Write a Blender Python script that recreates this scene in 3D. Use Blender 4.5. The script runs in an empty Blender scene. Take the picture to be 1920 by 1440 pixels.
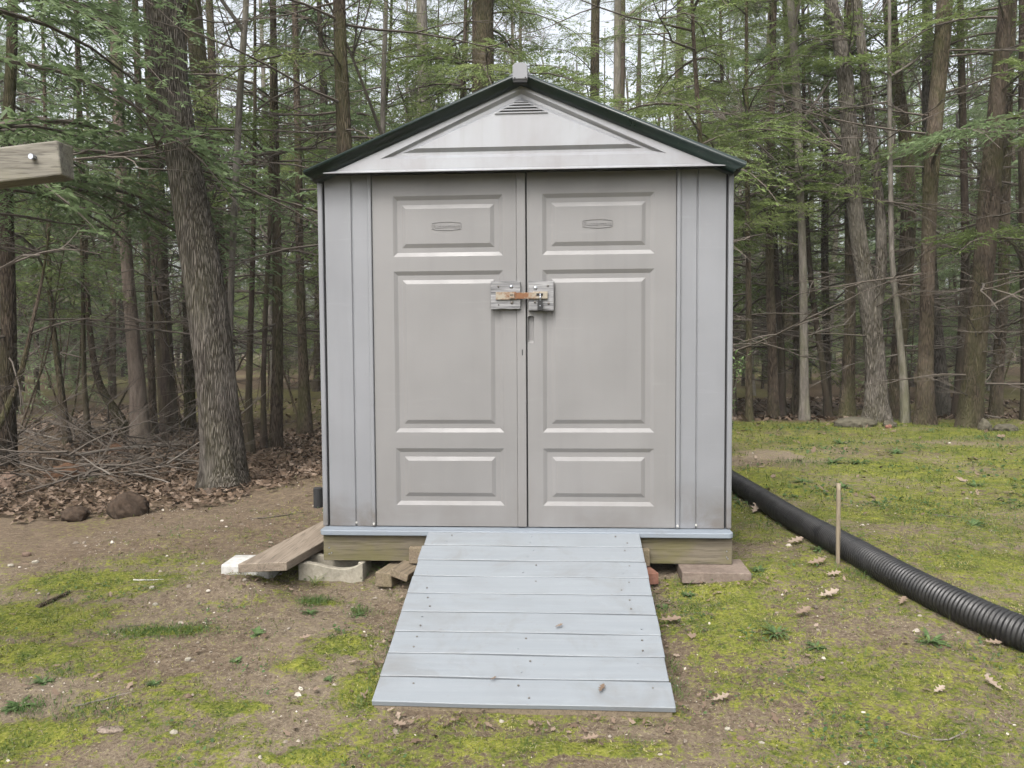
import bpy, math, random
import numpy as np
from math import radians, sin, cos, pi
from mathutils import Vector, Matrix

# ------------------------------------------------------------------ camera
sc = bpy.context.scene
CP = np.array([.1832, -4.0365, .9491]); YAW, PITCH, ROLL, FPX = -.0599, .0487, -.0062, 1466.27
cy, sy = cos(YAW), sin(YAW)
_f = np.array([sy*cos(PITCH), cy*cos(PITCH), -sin(PITCH)])
_r = np.array([cy, -sy, 0.0]); _u = np.cross(_r, _f)
CR = _r*cos(ROLL)+_u*sin(ROLL); CU = -_r*sin(ROLL)+_u*cos(ROLL); CF = _f
cam = bpy.data.cameras.new("camera")
cam_o = bpy.data.objects.new("camera", cam)
sc.collection.objects.link(cam_o)
M = Matrix(((CR[0], CU[0], -CF[0], CP[0]), (CR[1], CU[1], -CF[1], CP[1]), (CR[2], CU[2], -CF[2], CP[2]), (0, 0, 0, 1)))
cam_o.matrix_world = M
cam.sensor_fit = 'HORIZONTAL'; cam.sensor_width = 36
cam.lens = 36*FPX/1920
cam.clip_start = .05; cam.clip_end = 600
sc.camera = cam_o

# ------------------------------------------------------------------ world, sun, exposure
SUN_EL, SUN_AZ = radians(52), radians(200)
w = bpy.data.worlds.new("World"); sc.world = w; w.use_nodes = True
nt = w.node_tree
sky = nt.nodes.new('ShaderNodeTexSky'); sky.sky_type = 'NISHITA'; sky.sun_disc = False
sky.sun_elevation = SUN_EL; sky.sun_rotation = SUN_AZ
sky.air_density = 1.0; sky.dust_density = 9.0; sky.ozone_density = 1.2; sky.altitude = 100
bg = nt.nodes['Background']; bg.inputs[1].default_value = .15
hs_ = nt.nodes.new('ShaderNodeHueSaturation'); hs_.inputs['Saturation'].default_value = .30   # veiled by thin cloud
nt.links.new(sky.outputs[0], hs_.inputs['Color']); nt.links.new(hs_.outputs[0], bg.inputs[0])
sl = bpy.data.lights.new("sun", 'SUN'); sl.energy = .5; sl.angle = radians(25); sl.color = (1, .97, .93)
so = bpy.data.objects.new("sun", sl); sc.collection.objects.link(so)
# sky rotation: measured from +y clockwise seen from above
sd = Vector((sin(SUN_AZ)*cos(SUN_EL), cos(SUN_AZ)*cos(SUN_EL), sin(SUN_EL)))
so.rotation_euler = sd.to_track_quat('Z', 'Y').to_euler()
sc.view_settings.view_transform = 'Standard'; sc.view_settings.look = 'None'
sc.view_settings.exposure = 1.55; sc.view_settings.gamma = 1
sc.cycles.max_bounces = 6; sc.cycles.diffuse_bounces = 3; sc.cycles.glossy_bounces = 2
sc.cycles.transparent_max_bounces = 4; sc.cycles.transmission_bounces = 2

# ------------------------------------------------------------------ helpers
def ray(px, py): return CF + CR*(px-960)/FPX + CU*(720-py)/FPX
def at(px, py, Y):
    d = ray(px, py); t = (Y-CP[1])/d[1]; return CP+d*t
def wpx(n, Y):                      # metres for n photo pixels at world depth Y
    return n*(Y-CP[1])/FPX

def hash2(ix, iy, s):
    h = (ix.astype(np.int64)*374761393 + iy.astype(np.int64)*668265263 + s*974634777) & 0x7fffffff
    h = ((h ^ (h >> 13))*1274126177) & 0x7fffffff
    return ((h ^ (h >> 16)) & 0xffff)/65535.0
def vnoise(x, y, s=0):
    x = np.asarray(x, float); y = np.asarray(y, float)
    ix = np.floor(x); iy = np.floor(y); fx = x-ix; fy = y-iy
    fx = fx*fx*(3-2*fx); fy = fy*fy*(3-2*fy)
    a = hash2(ix, iy, s); b = hash2(ix+1, iy, s); c = hash2(ix, iy+1, s); d = hash2(ix+1, iy+1, s)
    return (a*(1-fx)+b*fx)*(1-fy)+(c*(1-fx)+d*fx)*fy
def fbm(x, y, s=0, o=4):
    v = 0; a = .5; t = 0
    for k in range(o):
        v = v+a*vnoise(np.asarray(x)*2**k+k*17.3, np.asarray(y)*2**k+k*9.1, s+k); t += a; a *= .5
    return v/t
def sstep(a, b, x):
    t = np.clip((np.asarray(x, float)-a)/(b-a), 0, 1); return t*t*(3-2*t)

def gbase(x, y):
    x = np.asarray(x, float); y = np.asarray(y, float)
    z = -.240 + .085*np.minimum(y, 0) + .075*sstep(.5, 1.9, x)
    z = z + .11*sstep(1.0, 5.6, y)*sstep(.8, 2.2, x)
    z = z - .24*sstep(6.3, 9.0, y)*sstep(.8, 2.2, x)          # behind the lawn crest on the right
    z = z - .03*sstep(-.3, -1.2, x)*sstep(0, 2, y) + .075*np.exp(-((x+1.47)/.22)**2-((y+.28)/.13)**2) + .018*np.exp(-((x-.98)/.25)**2-((y+.24)/.10)**2) + .13*np.exp(-((x+1.5)/1.0)**2-((y-2.5)/1.2)**2) - .038*np.exp(-((x+.95)/.42)**2-((y+.18)/.28)**2)
    far = sstep(9, 40, y)
    z = z + far*(.5*fbm(x*.08, y*.08, 5, 2)-.1)
    return z
def gnd(x, y):
    x = np.asarray(x, float); y = np.asarray(y, float)
    return gbase(x, y) + .05*(fbm(x*.9, y*.9, 1, 3)-.5) + .022*(fbm(x*5, y*5, 2, 3)-.5)
def G(x, y): return float(gnd(x, y))
def gp(px, py):                     # point of the ground under a photo pixel
    d = ray(px, py); t = 1.0
    for k in range(60):
        p = CP+d*t; t += (p[2]-G(p[0], p[1]))*.8/max(-d[2], .02)*1.0
        t = min(max(t, .5), 80)
    return CP+d*t

def collink(o): sc.collection.objects.link(o); return o
def tag(o, label=None, cat=None, group=None, kind=None):
    if label: o['label'] = label
    if cat: o['category'] = cat
    if group: o['group'] = group
    if kind: o['kind'] = kind
    return o
def thing(name, loc, label, cat, group=None, rz=0):
    o = bpy.data.objects.new(name, None); collink(o)
    o.location = [float(v) for v in loc]; o.rotation_euler = (0, 0, rz); o.empty_display_size = .1
    return tag(o, label, cat, group)

class MB:
    """collects vertices and faces, all in world coordinates"""
    def __init__(s): s.v = []; s.f = []; s.n = 0; s.col = []
    def add(s, v, f, c=None):
        v = np.asarray(v, float).reshape(-1, 3); s.v.append(v)
        s.f.extend([tuple(int(i)+s.n for i in q) for q in f]); s.n += len(v)
        return s
    def box(s, x0, x1, y0, y1, z0, z1, m=None):
        v = np.array([(x, y, z) for x in (x0, x1) for y in (y0, y1) for z in (z0, z1)], float)
        if m is not None: v = np.array([m @ Vector(p) for p in v])
        return s.add(v, [(0, 1, 3, 2), (4, 6, 7, 5), (0, 4, 5, 1), (2, 3, 7, 6), (0, 2, 6, 4), (1, 5, 7, 3)])
    def prism(s, poly, axis, a, b):
        """extrude a 2D polygon along an axis ('x','y','z')"""
        n = len(poly); out = []
        for t in (a, b):
            for p, q in poly:
                out.append({'y': (p, t, q), 'x': (t, p, q), 'z': (p, q, t)}[axis])
        f = [tuple(range(n)), tuple(range(2*n-1, n-1, -1))]
        f += [(i, i+n, (i+1) % n+n, (i+1) % n) for i in range(n)]
        return s.add(out, f)
    def tube(s, pts, rad, seg=6, cap=True):
        pts = np.asarray(pts, float); n = len(pts)
        rad = np.broadcast_to(np.asarray(rad, float), (n,))
        t = np.gradient(pts, axis=0); t /= np.linalg.norm(t, axis=1)[:, None]+1e-9
        ref = np.array([0, 0, 1.]) if abs(t[:, 2]).mean() < .8 else np.array([1., 0, 0])
        a = np.cross(t, ref); a /= np.linalg.norm(a, axis=1)[:, None]+1e-9
        b = np.cross(t, a)
        th = np.arange(seg)*2*pi/seg
        v = pts[:, None]+rad[:, None, None]*(a[:, None]*np.cos(th)[None, :, None]+b[:, None]*np.sin(th)[None, :, None])
        f = [(i*seg+k, i*seg+(k+1) % seg, (i+1)*seg+(k+1) % seg, (i+1)*seg+k) for i in range(n-1) for k in range(seg)]
        if cap: f += [tuple(range(seg-1, -1, -1)), tuple(range((n-1)*seg, n*seg))]
        return s.add(v.reshape(-1, 3), f)
    def build(s, name, mat, parent=None, smooth=False, bevel=0, origin=None, seg=1):
        me = bpy.data.meshes.new(name)
        v = np.concatenate(s.v)
        o0 = np.zeros(3)
        if parent is not None:
            q = parent
            while q is not None: o0 = o0+np.array(q.location); q = q.parent
        if origin is not None: o0 = np.asarray(origin, float)
        me.from_pydata((v-o0).tolist(), [], s.f)
        me.materials.append(mat)
        if smooth: me.polygons.foreach_set('use_smooth', [True]*len(me.polygons))
        me.update()
        o = bpy.data.objects.new(name, me); collink(o)
        if parent is not None: o.parent = parent
        else: o.location = o0.tolist()
        if bevel:
            m = o.modifiers.new('b', 'BEVEL'); m.width = bevel; m.segments = seg; m.limit_method = 'ANGLE'; m.angle_limit = radians(40)
        return o

def fastmesh(name, V, nv, mat, cols=None, smooth=False):
    """V: (n*nv,3) vertices of n separate nv-gons; cols: (n,) float per-face value stored as attribute 'tone'"""
    n = len(V)//nv
    me = bpy.data.meshes.new(name)
    me.vertices.add(len(V)); me.vertices.foreach_set('co', np.ascontiguousarray(V, dtype=np.float32).ravel())
    me.loops.add(len(V)); me.loops.foreach_set('vertex_index', np.arange(len(V), dtype=np.int32))
    me.polygons.add(n); me.polygons.foreach_set('loop_start', np.arange(n, dtype=np.int32)*nv)
    me.polygons.foreach_set('loop_total', np.full(n, nv, dtype=np.int32))
    if cols is not None:
        at_ = me.attributes.new('tone', 'FLOAT', 'FACE'); at_.data.foreach_set('value', np.asarray(cols, dtype=np.float32))
    me.materials.append(mat); me.update(calc_edges=True)
    return me
def mobj(name, me, parent=None, loc=None):
    o = bpy.data.objects.new(name, me); collink(o)
    if parent is not None: o.parent = parent
    if loc is not None: o.location = [float(q) for q in loc]
    return o

# ------------------------------------------------------------------ materials
class Mat:
    def __init__(s, name, rough=.7, spec=.3):
        s.m = bpy.data.materials.new(name); s.m.use_nodes = True
        s.t = s.m.node_tree; s.b = s.t.nodes['Principled BSDF']
        s.b.inputs['Roughness'].default_value = rough
        s.b.inputs['Specular IOR Level'].default_value = spec
        s.co = s.t.nodes.new('ShaderNodeTexCoord').outputs['Object']
    def n(s, typ, **k):
        q = s.t.nodes.new(typ)
        for a, b in k.items(): setattr(q, a, b)
        return q
    def l(s, a, b): s.t.links.new(a, b)
    def map(s, scale=(1, 1, 1), rnd=False):
        q = s.n('ShaderNodeMapping'); s.l(s.co, q.inputs[0]); q.inputs['Scale'].default_value = scale
        if rnd:
            oi = s.n('ShaderNodeObjectInfo'); mu = s.n('ShaderNodeMath', operation='MULTIPLY'); s.l(oi.outputs['Random'], mu.inputs[0]); mu.inputs[1].default_value = 37
            s.l(mu.outputs[0], q.inputs['Location'])
        return q.outputs[0]
    def noise(s, scale, detail=4, vec=None, rough=.6, dist=0):
        q = s.n('ShaderNodeTexNoise'); q.inputs['Scale'].default_value = scale; q.inputs['Detail'].default_value = detail
        q.inputs['Roughness'].default_value = rough; q.inputs['Distortion'].default_value = dist
        s.l(vec if vec is not None else s.co, q.inputs['Vector']); return q.outputs['Fac']
    def ramp(s, fac, stops):
        q = s.n('ShaderNodeValToRGB'); e = q.color_ramp.elements
        while len(e) < len(stops): e.new(.5)
        for el, (p, c) in zip(e, stops):
            el.position = p; el.color = (c[0], c[1], c[2], 1) if hasattr(c, '__len__') else (c, c, c, 1)
        s.l(fac, q.inputs[0]); return q.outputs[0]
    def mix(s, fac, a, b, blend='MIX'):
        q = s.n('ShaderNodeMix', data_type='RGBA', blend_type=blend)
        for inp, v in ((q.inputs[0], fac), (q.inputs[6], a), (q.inputs[7], b)):
            if hasattr(v, 'is_linked'): s.l(v, inp)
            elif hasattr(v, '__len__'): inp.default_value = (v[0], v[1], v[2], 1)
            else: inp.default_value = v
        return q.outputs[2]
    def math(s, op, a, b=0.0):
        q = s.n('ShaderNodeMath', operation=op)
        for inp, v in ((q.inputs[0], a), (q.inputs[1], b)):
            if hasattr(v, 'is_linked'): s.l(v, inp)
            else: inp.default_value = v
        return q.outputs[0]
    def attr(s, name):
        q = s.n('ShaderNodeAttribute'); q.attribute_name = name; return q.outputs['Fac']
    def color(s, c):
        if hasattr(c, 'is_linked'): s.l(c, s.b.inputs['Base Color'])
        else: s.b.inputs['Base Color'].default_value = (*c, 1)
        return s
    def rough(s, c): s.l(c, s.b.inputs['Roughness']); return s
    def bump(s, h, strength=.5, dist=.01):
        q = s.n('ShaderNodeBump'); q.inputs['Strength'].default_value = strength; q.inputs['Distance'].default_value = dist
        s.l(h, q.inputs['Height']); s.l(q.outputs[0], s.b.inputs['Normal']); return s

def m_plastic(name, c, var=.06, rough=.42):
    m = Mat(name, rough, .4)
    big = m.noise(1.7, 3); st = m.noise(1, 4, m.map((9, 9, .8)))
    a = tuple(v*(1-var*1.3) for v in c); b = tuple(min(v*(1+var), 1) for v in c)
    col = m.mix(m.ramp(big, [(.3, 0), (.7, 1)]), a, b)
    col = m.mix(m.math('MULTIPLY', m.ramp(st, [(.5, 0), (.75, 1)]), .22), col, tuple(v*.72 for v in c))
    spk = m.noise(60, 2)
    col = m.mix(m.math('MULTIPLY', m.ramp(spk, [(.66, 0), (.76, 1)]), .25), col, (.12, .11, .10))
    m.color(col); m.rough(m.ramp(m.noise(5, 4), [(.3, rough-.05), (.7, rough+.16)]))
    sc_ = m.noise(1, 3, m.map((4, 4, 60))); col2 = m.mix(m.math('MULTIPLY', m.ramp(sc_, [(.64, 0), (.70, 1)]), .16), col, tuple(v*1.35 for v in c))
    dr_ = m.noise(1, 5, m.map((24, 24, .55))); col2 = m.mix(m.math('MULTIPLY', m.ramp(dr_, [(.56, 0), (.70, 1)]), .09), col2, tuple(v*.66 for v in c)); m.color(col2)
    m.bump(m.mix(.12, m.noise(2.2, 2), m.noise(240, 3, rough=.7)), .35, .012); return m
def smudge(m, amt=.6):
    t = m.m.node_tree; sep = m.n('ShaderNodeSeparateXYZ'); m.l(m.co, sep.inputs[0]); old = m.b.inputs['Base Color'].links[0].from_socket
    hgt = m.ramp(m.math('ADD', sep.outputs[2], m.math('MULTIPLY', m.noise(4, 4), .35)), [(.13, 1), (.42, 0)])
    m.color(m.mix(m.math('MULTIPLY', m.math('MULTIPLY', hgt, m.ramp(m.noise(6, 5, dist=.5), [(.38, 0), (.62, 1)])), amt), old, (.075, .062, .048)))
    return m
def m_gable():
    m = Mat('chalky_plastic', .36, .5)
    c = (.52, .50, .505)
    big = m.noise(3.2, 5, dist=.4)
    col = m.mix(m.ramp(big, [(.35, 0), (.65, 1)]), (.155, .153, .160), (.192, .202, .215))
    st = m.noise(1, 3, m.map((22, 22, 1.0)))
    col = m.mix(m.math('MULTIPLY', m.ramp(st, [(.5, 0), (.7, 1)]), .3), col, (.135, .13, .135))
    m.color(col).bump(m.noise(120, 3), .08, .002); return m
def m_bark(name, dark, lite, moss=0, scale=1.0, plates=False):
    m = Mat(name, .95, .1)
    v = m.map((14*scale, 14*scale, 2.6*scale), rnd=True)
    ridg = m.noise(1.6, 6, v, .7, .6)
    if plates:
        vo = m.n('ShaderNodeTexVoronoi', feature='DISTANCE_TO_EDGE'); vo.inputs['Scale'].default_value = 1.0
        dv = m.n('ShaderNodeVectorMath', operation='ADD'); m.l(m.map((64*scale, 64*scale, 5.5*scale)), dv.inputs[0])
        sc_ = m.n('ShaderNodeTexNoise'); m.l(v, sc_.inputs['Vector']); sc_.inputs['Scale'].default_value = 1.2
        dm = m.n('ShaderNodeVectorMath', operation='SCALE'); m.l(sc_.outputs['Color'], dm.inputs[0]); dm.inputs['Scale'].default_value = 1.5
        m.l(dm.outputs[0], dv.inputs[1]); m.l(dv.outputs[0], vo.inputs['Vector'])
        ridge = m.ramp(vo.outputs['Distance'], [(.02, 0), (.28, 1)])
        h = m.mix(.62, ridge, ridg)
    else: h = ridg
    col = m.mix(m.ramp(h, [(.3, 0), (.72, 1)]), dark, lite)
    lich = m.noise(2.1, 5, m.map((1, 1, .6), rnd=True))
    col = m.mix(m.math('MULTIPLY', m.ramp(lich, [(.52, 0), (.68, 1)]), .45), col, tuple(v*1.5+.02 for v in lite))
    if moss:
        ms = m.noise(3.3, 5, m.map((1, 1, .35), rnd=True))
        col = m.mix(m.math('MULTIPLY', m.ramp(ms, [(.45, 0), (.65, 1)]), moss), col, (.085, .095, .03))
    oi = m.n('ShaderNodeObjectInfo')
    br = m.math('ADD', m.math('MULTIPLY', oi.outputs['Random'], .5), .75)
    col = m.mix(1.0, col, m.ramp(br, [(0, 0), (1, 1)]), 'MULTIPLY') if False else col
    hs = m.n('ShaderNodeHueSaturation'); m.l(col, hs.inputs['Color']); m.l(br, hs.inputs['Value'])
    m.color(hs.outputs[0]).bump(h, 1.0, .03); return m
def m_leaf(name, stops, trans=.48, rough=.55):
    m = Mat(name, rough, .25)
    oi = m.n('ShaderNodeObjectInfo')
    f = m.math('ADD', m.math('MULTIPLY', m.attr('tone'), .8), m.math('MULTIPLY', oi.outputs['Random'], .2))
    col = m.ramp(f, stops); m.color(col)
    tr = m.n('ShaderNodeBsdfTranslucent'); m.l(col, tr.inputs[0])
    mx = m.n('ShaderNodeMixShader'); mx.inputs[0].default_value = trans
    m.l(m.b.outputs[0], mx.inputs[1]); m.l(tr.outputs[0], mx.inputs[2])
    m.l(mx.outputs[0], m.t.nodes['Material Output'].inputs[0]); return m
def m_wood(name, base, dark, axis='x', algae=0, paint=False, rough=.8, scale=1.0):
    m = Mat(name, rough, .25)
    s = {'x': (1.3, 26, 26), 'y': (26, 1.3, 26), 'z': (26, 26, 1.3)}[axis]
    s = tuple(v*scale for v in s)
    v = m.map(s, rnd=True)
    g = m.noise(1.5, 6, v, .65, .7)
    fine = m.noise(5, 3, v, .6)
    col = m.mix(m.ramp(g, [(.32, 0), (.68, 1)]), dark, base)
    if not paint:
        col = m.mix(m.math('MULTIPLY', m.ramp(fine, [(.36, 1), (.48, 0)]), .6), col, tuple(q*.45 for q in dark))
    if algae:
        a = m.noise(4, 4, m.map((1, 1, 1.6), rnd=True))
        col = m.mix(m.math('MULTIPLY', m.ramp(a, [(.42, 0), (.62, 1)]), algae), col, (.088, .082, .022))
    if paint:
        sp = m.noise(70, 2, m.map((1, 1, 1), rnd=True))
        col = m.mix(m.math('MULTIPLY', m.ramp(sp, [(.70, 0), (.74, 1)]), .6), col, (.13, .12, .11))
        d = m.noise(5, 5, m.map((1, 1, 1), rnd=True))
        col = m.mix(m.math('MULTIPLY', m.ramp(d, [(.5, 0), (.75, 1)]), .3), col, (.115, .12, .125))
        f_ = m.noise(3.2, 6, m.map((1, 1, 1), rnd=True), .7, .8); col = m.mix(m.math('MULTIPLY', m.ramp(f_, [(.52, 0), (.72, 1)]), .34), col, (.085, .075, .06))
        w2 = m.noise(28, 4, m.map((.4, 1, 1), rnd=True)); col = m.mix(m.math('MULTIPLY', m.ramp(w2, [(.62, 0), (.70, 1)]), .16), col, tuple(q*1.3 for q in base))
    m.color(col).bump(m.mix(.5, g, fine), .22 if paint else .5, .003); return m
def m_stone(name, a, b, sc_=30, bump=.5):
    m = Mat(name, .95, .1)
    n1 = m.noise(sc_, 6, m.map(rnd=True), .7); n2 = m.noise(sc_*.15, 4, m.map(rnd=True))
    col = m.mix(m.ramp(n1, [(.3, 0), (.7, 1)]), a, b)
    col = m.mix(m.math('MULTIPLY', m.ramp(n2, [(.45, 0), (.7, 1)]), .5), col, tuple(v*.55 for v in a))
    m.color(col).bump(n1, bump, .006); return m
def m_flat(name, c, rough=.5, metal=0):
    m = Mat(name, rough, .4); m.color(m.mix(m.ramp(m.noise(40, 4), [(.3, 0), (.7, 1)]), tuple(v*.8 for v in c), c)); m.b.inputs['Metallic'].default_value = metal; return m
def m_rust():
    m = Mat('rusted_paint', .75, .3)
    n = m.noise(28, 5, dist=.3); g = m.n('ShaderNodeSeparateXYZ'); m.l(m.co, g.inputs[0])
    k = m.math('ADD', n, m.math('MULTIPLY', m.math('ABSOLUTE', m.math('ADD', g.outputs[0], .015)), -2.2))
    col = m.mix(m.ramp(k, [(.28, 0), (.46, 1)]), (.20, .178, .14), (.12, .055, .025))
    m.color(col).bump(n, .4, .002); return m
def m_ground():
    m = Mat('earth_and_moss', 1.0, .05)
    moss = m.attr('moss'); lit = m.attr('litter'); path = m.attr('path')
    n1 = m.noise(7, 6, rough=.7); n2 = m.noise(70, 5, rough=.75); n3 = m.noise(1.3, 4); n4 = m.noise(24, 5, rough=.7)
    soil = m.mix(m.ramp(n4, [(.3, 0), (.7, 1)]), (.055, .041, .028), (.148, .116, .084))
    soil = m.mix(m.math('MULTIPLY', m.ramp(n3, [(.4, 0), (.65, 1)]), .5), soil, (.185, .155, .115))
    soil = m.mix(m.math('MULTIPLY', m.ramp(n2, [(.56, 0), (.66, 1)]), .6), soil, (.30, .26, .20))
    soil = m.mix(m.math('MULTIPLY', m.ramp(n2, [(.36, 1), (.44, 0)]), .7), soil, (.028, .019, .013))
    dk = m.mix(m.ramp(n4, [(.3, 0), (.7, 1)]), (.052, .038, .026), (.135, .10, .072))
    soil = m.mix(path, soil, dk)
    mcol = m.mix(m.ramp(n1, [(.35, 0), (.65, 1)]), (.040, .058, .012), (.130, .138, .024))
    mcol = m.mix(m.math('MULTIPLY', m.ramp(n2, [(.5, 0), (.66, 1)]), .7), mcol, (.20, .19, .055))
    mcol = m.mix(m.math('MULTIPLY', m.ramp(n2, [(.38, 1), (.46, 0)]), .7), mcol, (.022, .032, .008))
    k = m.math('ADD', moss, m.math('MULTIPLY', m.math('SUBTRACT', n4, .5), 2.2))
    k = m.math('ADD', k, m.math('MULTIPLY', m.math('SUBTRACT', n2, .5), 1.6))
    col = m.mix(m.ramp(k, [(.33, 0), (.62, 1)]), soil, mcol)
    lc = m.mix(m.ramp(n2, [(.35, 0), (.65, 1)]), (.035, .025, .017), (.125, .092, .062))
    col = m.mix(lit, col, lc)
    m.color(col).bump(m.mix(.5, n2, n4), .9, .02); return m

MT = dict(
 door=smudge(m_plastic('door_plastic', (.139, .137, .136)), .25), wall=smudge(m_plastic('wall_plastic', (.142, .147, .157), .08, .38), .75), gable=m_gable(),
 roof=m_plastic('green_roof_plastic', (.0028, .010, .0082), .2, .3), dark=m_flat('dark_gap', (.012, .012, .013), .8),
 barkoak=m_bark('oak_bark', (.026, .021, .016), (.150, .134, .116), .12, 1.35, True),
 barkhem=m_bark('hemlock_bark', (.027, .020, .014), (.125, .097, .072), .4, 1.5, True),
 barkdark=m_bark('dark_bark', (.020, .015, .012), (.070, .053, .042), .2, 1.1),
 barkgrey=m_bark('grey_bark', (.060, .054, .046), (.175, .158, .138), .35, 1.3),
 barkpale=m_bark('pale_dead_wood', (.09, .068, .055), (.23, .19, .16), .1, .8),
 twig=m_flat('twig_bark', (.080, .066, .053), .9), twigl=m_flat('pale_twig_bark', (.13, .113, .095), .9),
 hem=m_leaf('hemlock_needles', [(0, (.066, .092, .028)), (.4, (.118, .164, .052)), (.7, (.165, .21, .074)), (1, (.23, .265, .10))]),
 hemb=m_leaf('blue_hemlock_needles', [(0, (.060, .090, .040)), (.4, (.110, .160, .072)), (.7, (.155, .205, .10)), (1, (.21, .25, .13))]),
 herb=m_leaf('weed_leaf', [(0, (.045, .085, .030)), (.5, (.085, .14, .050)), (1, (.15, .205, .085))]),
 grass=m_leaf('grass_blade', [(0, (.045, .095, .025)), (.5, (.085, .13, .035)), (.8, (.16, .17, .06)), (1, (.28, .25, .15))]),
 mosst=m_leaf('moss_tips', [(0, (.035, .055, .010)), (.40, (.076, .094, .016)), (.7, (.152, .156, .034)), (1, (.27, .23, .12))], .2),
 straw=m_leaf('dry_straw', [(0, (.06, .042, .028)), (.5, (.15, .118, .08)), (1, (.31, .275, .205))], .15),
 litter=m_leaf('dead_leaves', [(0, (.035, .023, .015)), (.5, (.095, .065, .044)), (.8, (.165, .122, .09)), (1, (.28, .235, .19))], .15),
 shrub=m_leaf('shrub_leaf', [(0, (.09, .16, .05)), (1, (.22, .33, .13))]),
 pebble=None,
 paint=m_wood('painted_boards', (.157, .172, .184), (.138, .153, .166), 'x', paint=True, rough=.45, scale=.8),
 sill=m_wood('painted_sill', (.165, .188, .212), (.125, .145, .168), 'x', paint=True, rough=.5),
 beam=m_wood('algae_lumber', (.125, .108, .080), (.068, .058, .042), 'x', algae=.5),
 plank=m_wood('weathered_plank', (.20, .165, .128), (.12, .097, .074), 'y'),
 lumber=m_wood('brown_lumber', (.16, .128, .09), (.095, .075, .052), 'y', algae=.2),
 grey=m_wood('grey_weathered_wood', (.235, .235, .238), (.075, .075, .078), 'x', scale=1.6),
 swing=m_wood('sunbleached_beam', (.165, .155, .13), (.080, .073, .060), 'x', algae=.3, scale=1.1),
 conc=m_stone('concrete', (.16, .148, .118), (.26, .24, .195), 60), white=m_stone('white_painted_block', (.26, .255, .235), (.42, .415, .395), 50, .5),
 paver=m_stone('brown_paver', (.105, .08, .066), (.165, .135, .112), 50), brick=m_stone('red_brick', (.13, .062, .044), (.20, .105, .078), 60),
 rock=m_stone('mossy_rock', (.040, .036, .026), (.10, .092, .068), 20), clay=m_stone('orange_clay', (.050, .027, .016), (.105, .06, .036), 25),
 sod=m_stone('dark_sod', (.022, .016, .012), (.06, .043, .031), 40), pink=m_stone('pinkish_stone', (.09, .062, .047), (.15, .108, .083), 20),
 pipe=None, bamboo=m_wood('bamboo', (.19, .16, .115), (.12, .095, .065), 'z'),
 rust=m_rust(), steel=m_flat('galvanised_steel', (.36, .38, .42), .35, .8), black=m_flat('black_lock_body', (.010, .010, .011), .45),
 screw=m_flat('screw_head', (.10, .09, .08), .5, .3), pscrew=m_flat('painted_screw', (.34, .37, .40), .4),
)
mp = Mat('black_corrugated_plastic', .4, .45)
mp.color(mp.mix(mp.ramp(mp.noise(9, 5), [(.35, 0), (.7, 1)]), (.0035, .0035, .004), (.012, .0115, .011))); mp.rough(mp.ramp(mp.noise(14, 4), [(.3, .34), (.7, .62)])); MT['pipe'] = mp.m
mp = Mat('pebbles', .8, .2); mp.color(mp.ramp(mp.attr('tone'), [(0, (.07, .055, .042)), (.7, (.17, .145, .115)), (1, (.33, .30, .255))])); MT['pebble'] = mp.m
MT = {k: (v.m if isinstance(v, Mat) else v) for k, v in MT.items()}
RG = np.random.default_rng(7); random.seed(7)

# ------------------------------------------------------------------ ground
def axis_(a, b, fa, fb, fine, grow):
    mid = np.arange(fa, fb, fine); lo = []; x = fa; d = fine
    while x > a: d *= grow; x -= d; lo.append(x)
    hi = []; x = mid[-1]; d = fine
    while x < b: d *= grow; x += d; hi.append(x)
    return np.array(lo[::-1]+list(mid)+hi)
gx = axis_(-110, 110, -3.0, 3.6, .022, 1.07); gy = axis_(-30, 130, -2.0, 3.0, .022, 1.06)
X, Y = np.meshgrid(gx, gy)
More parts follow.
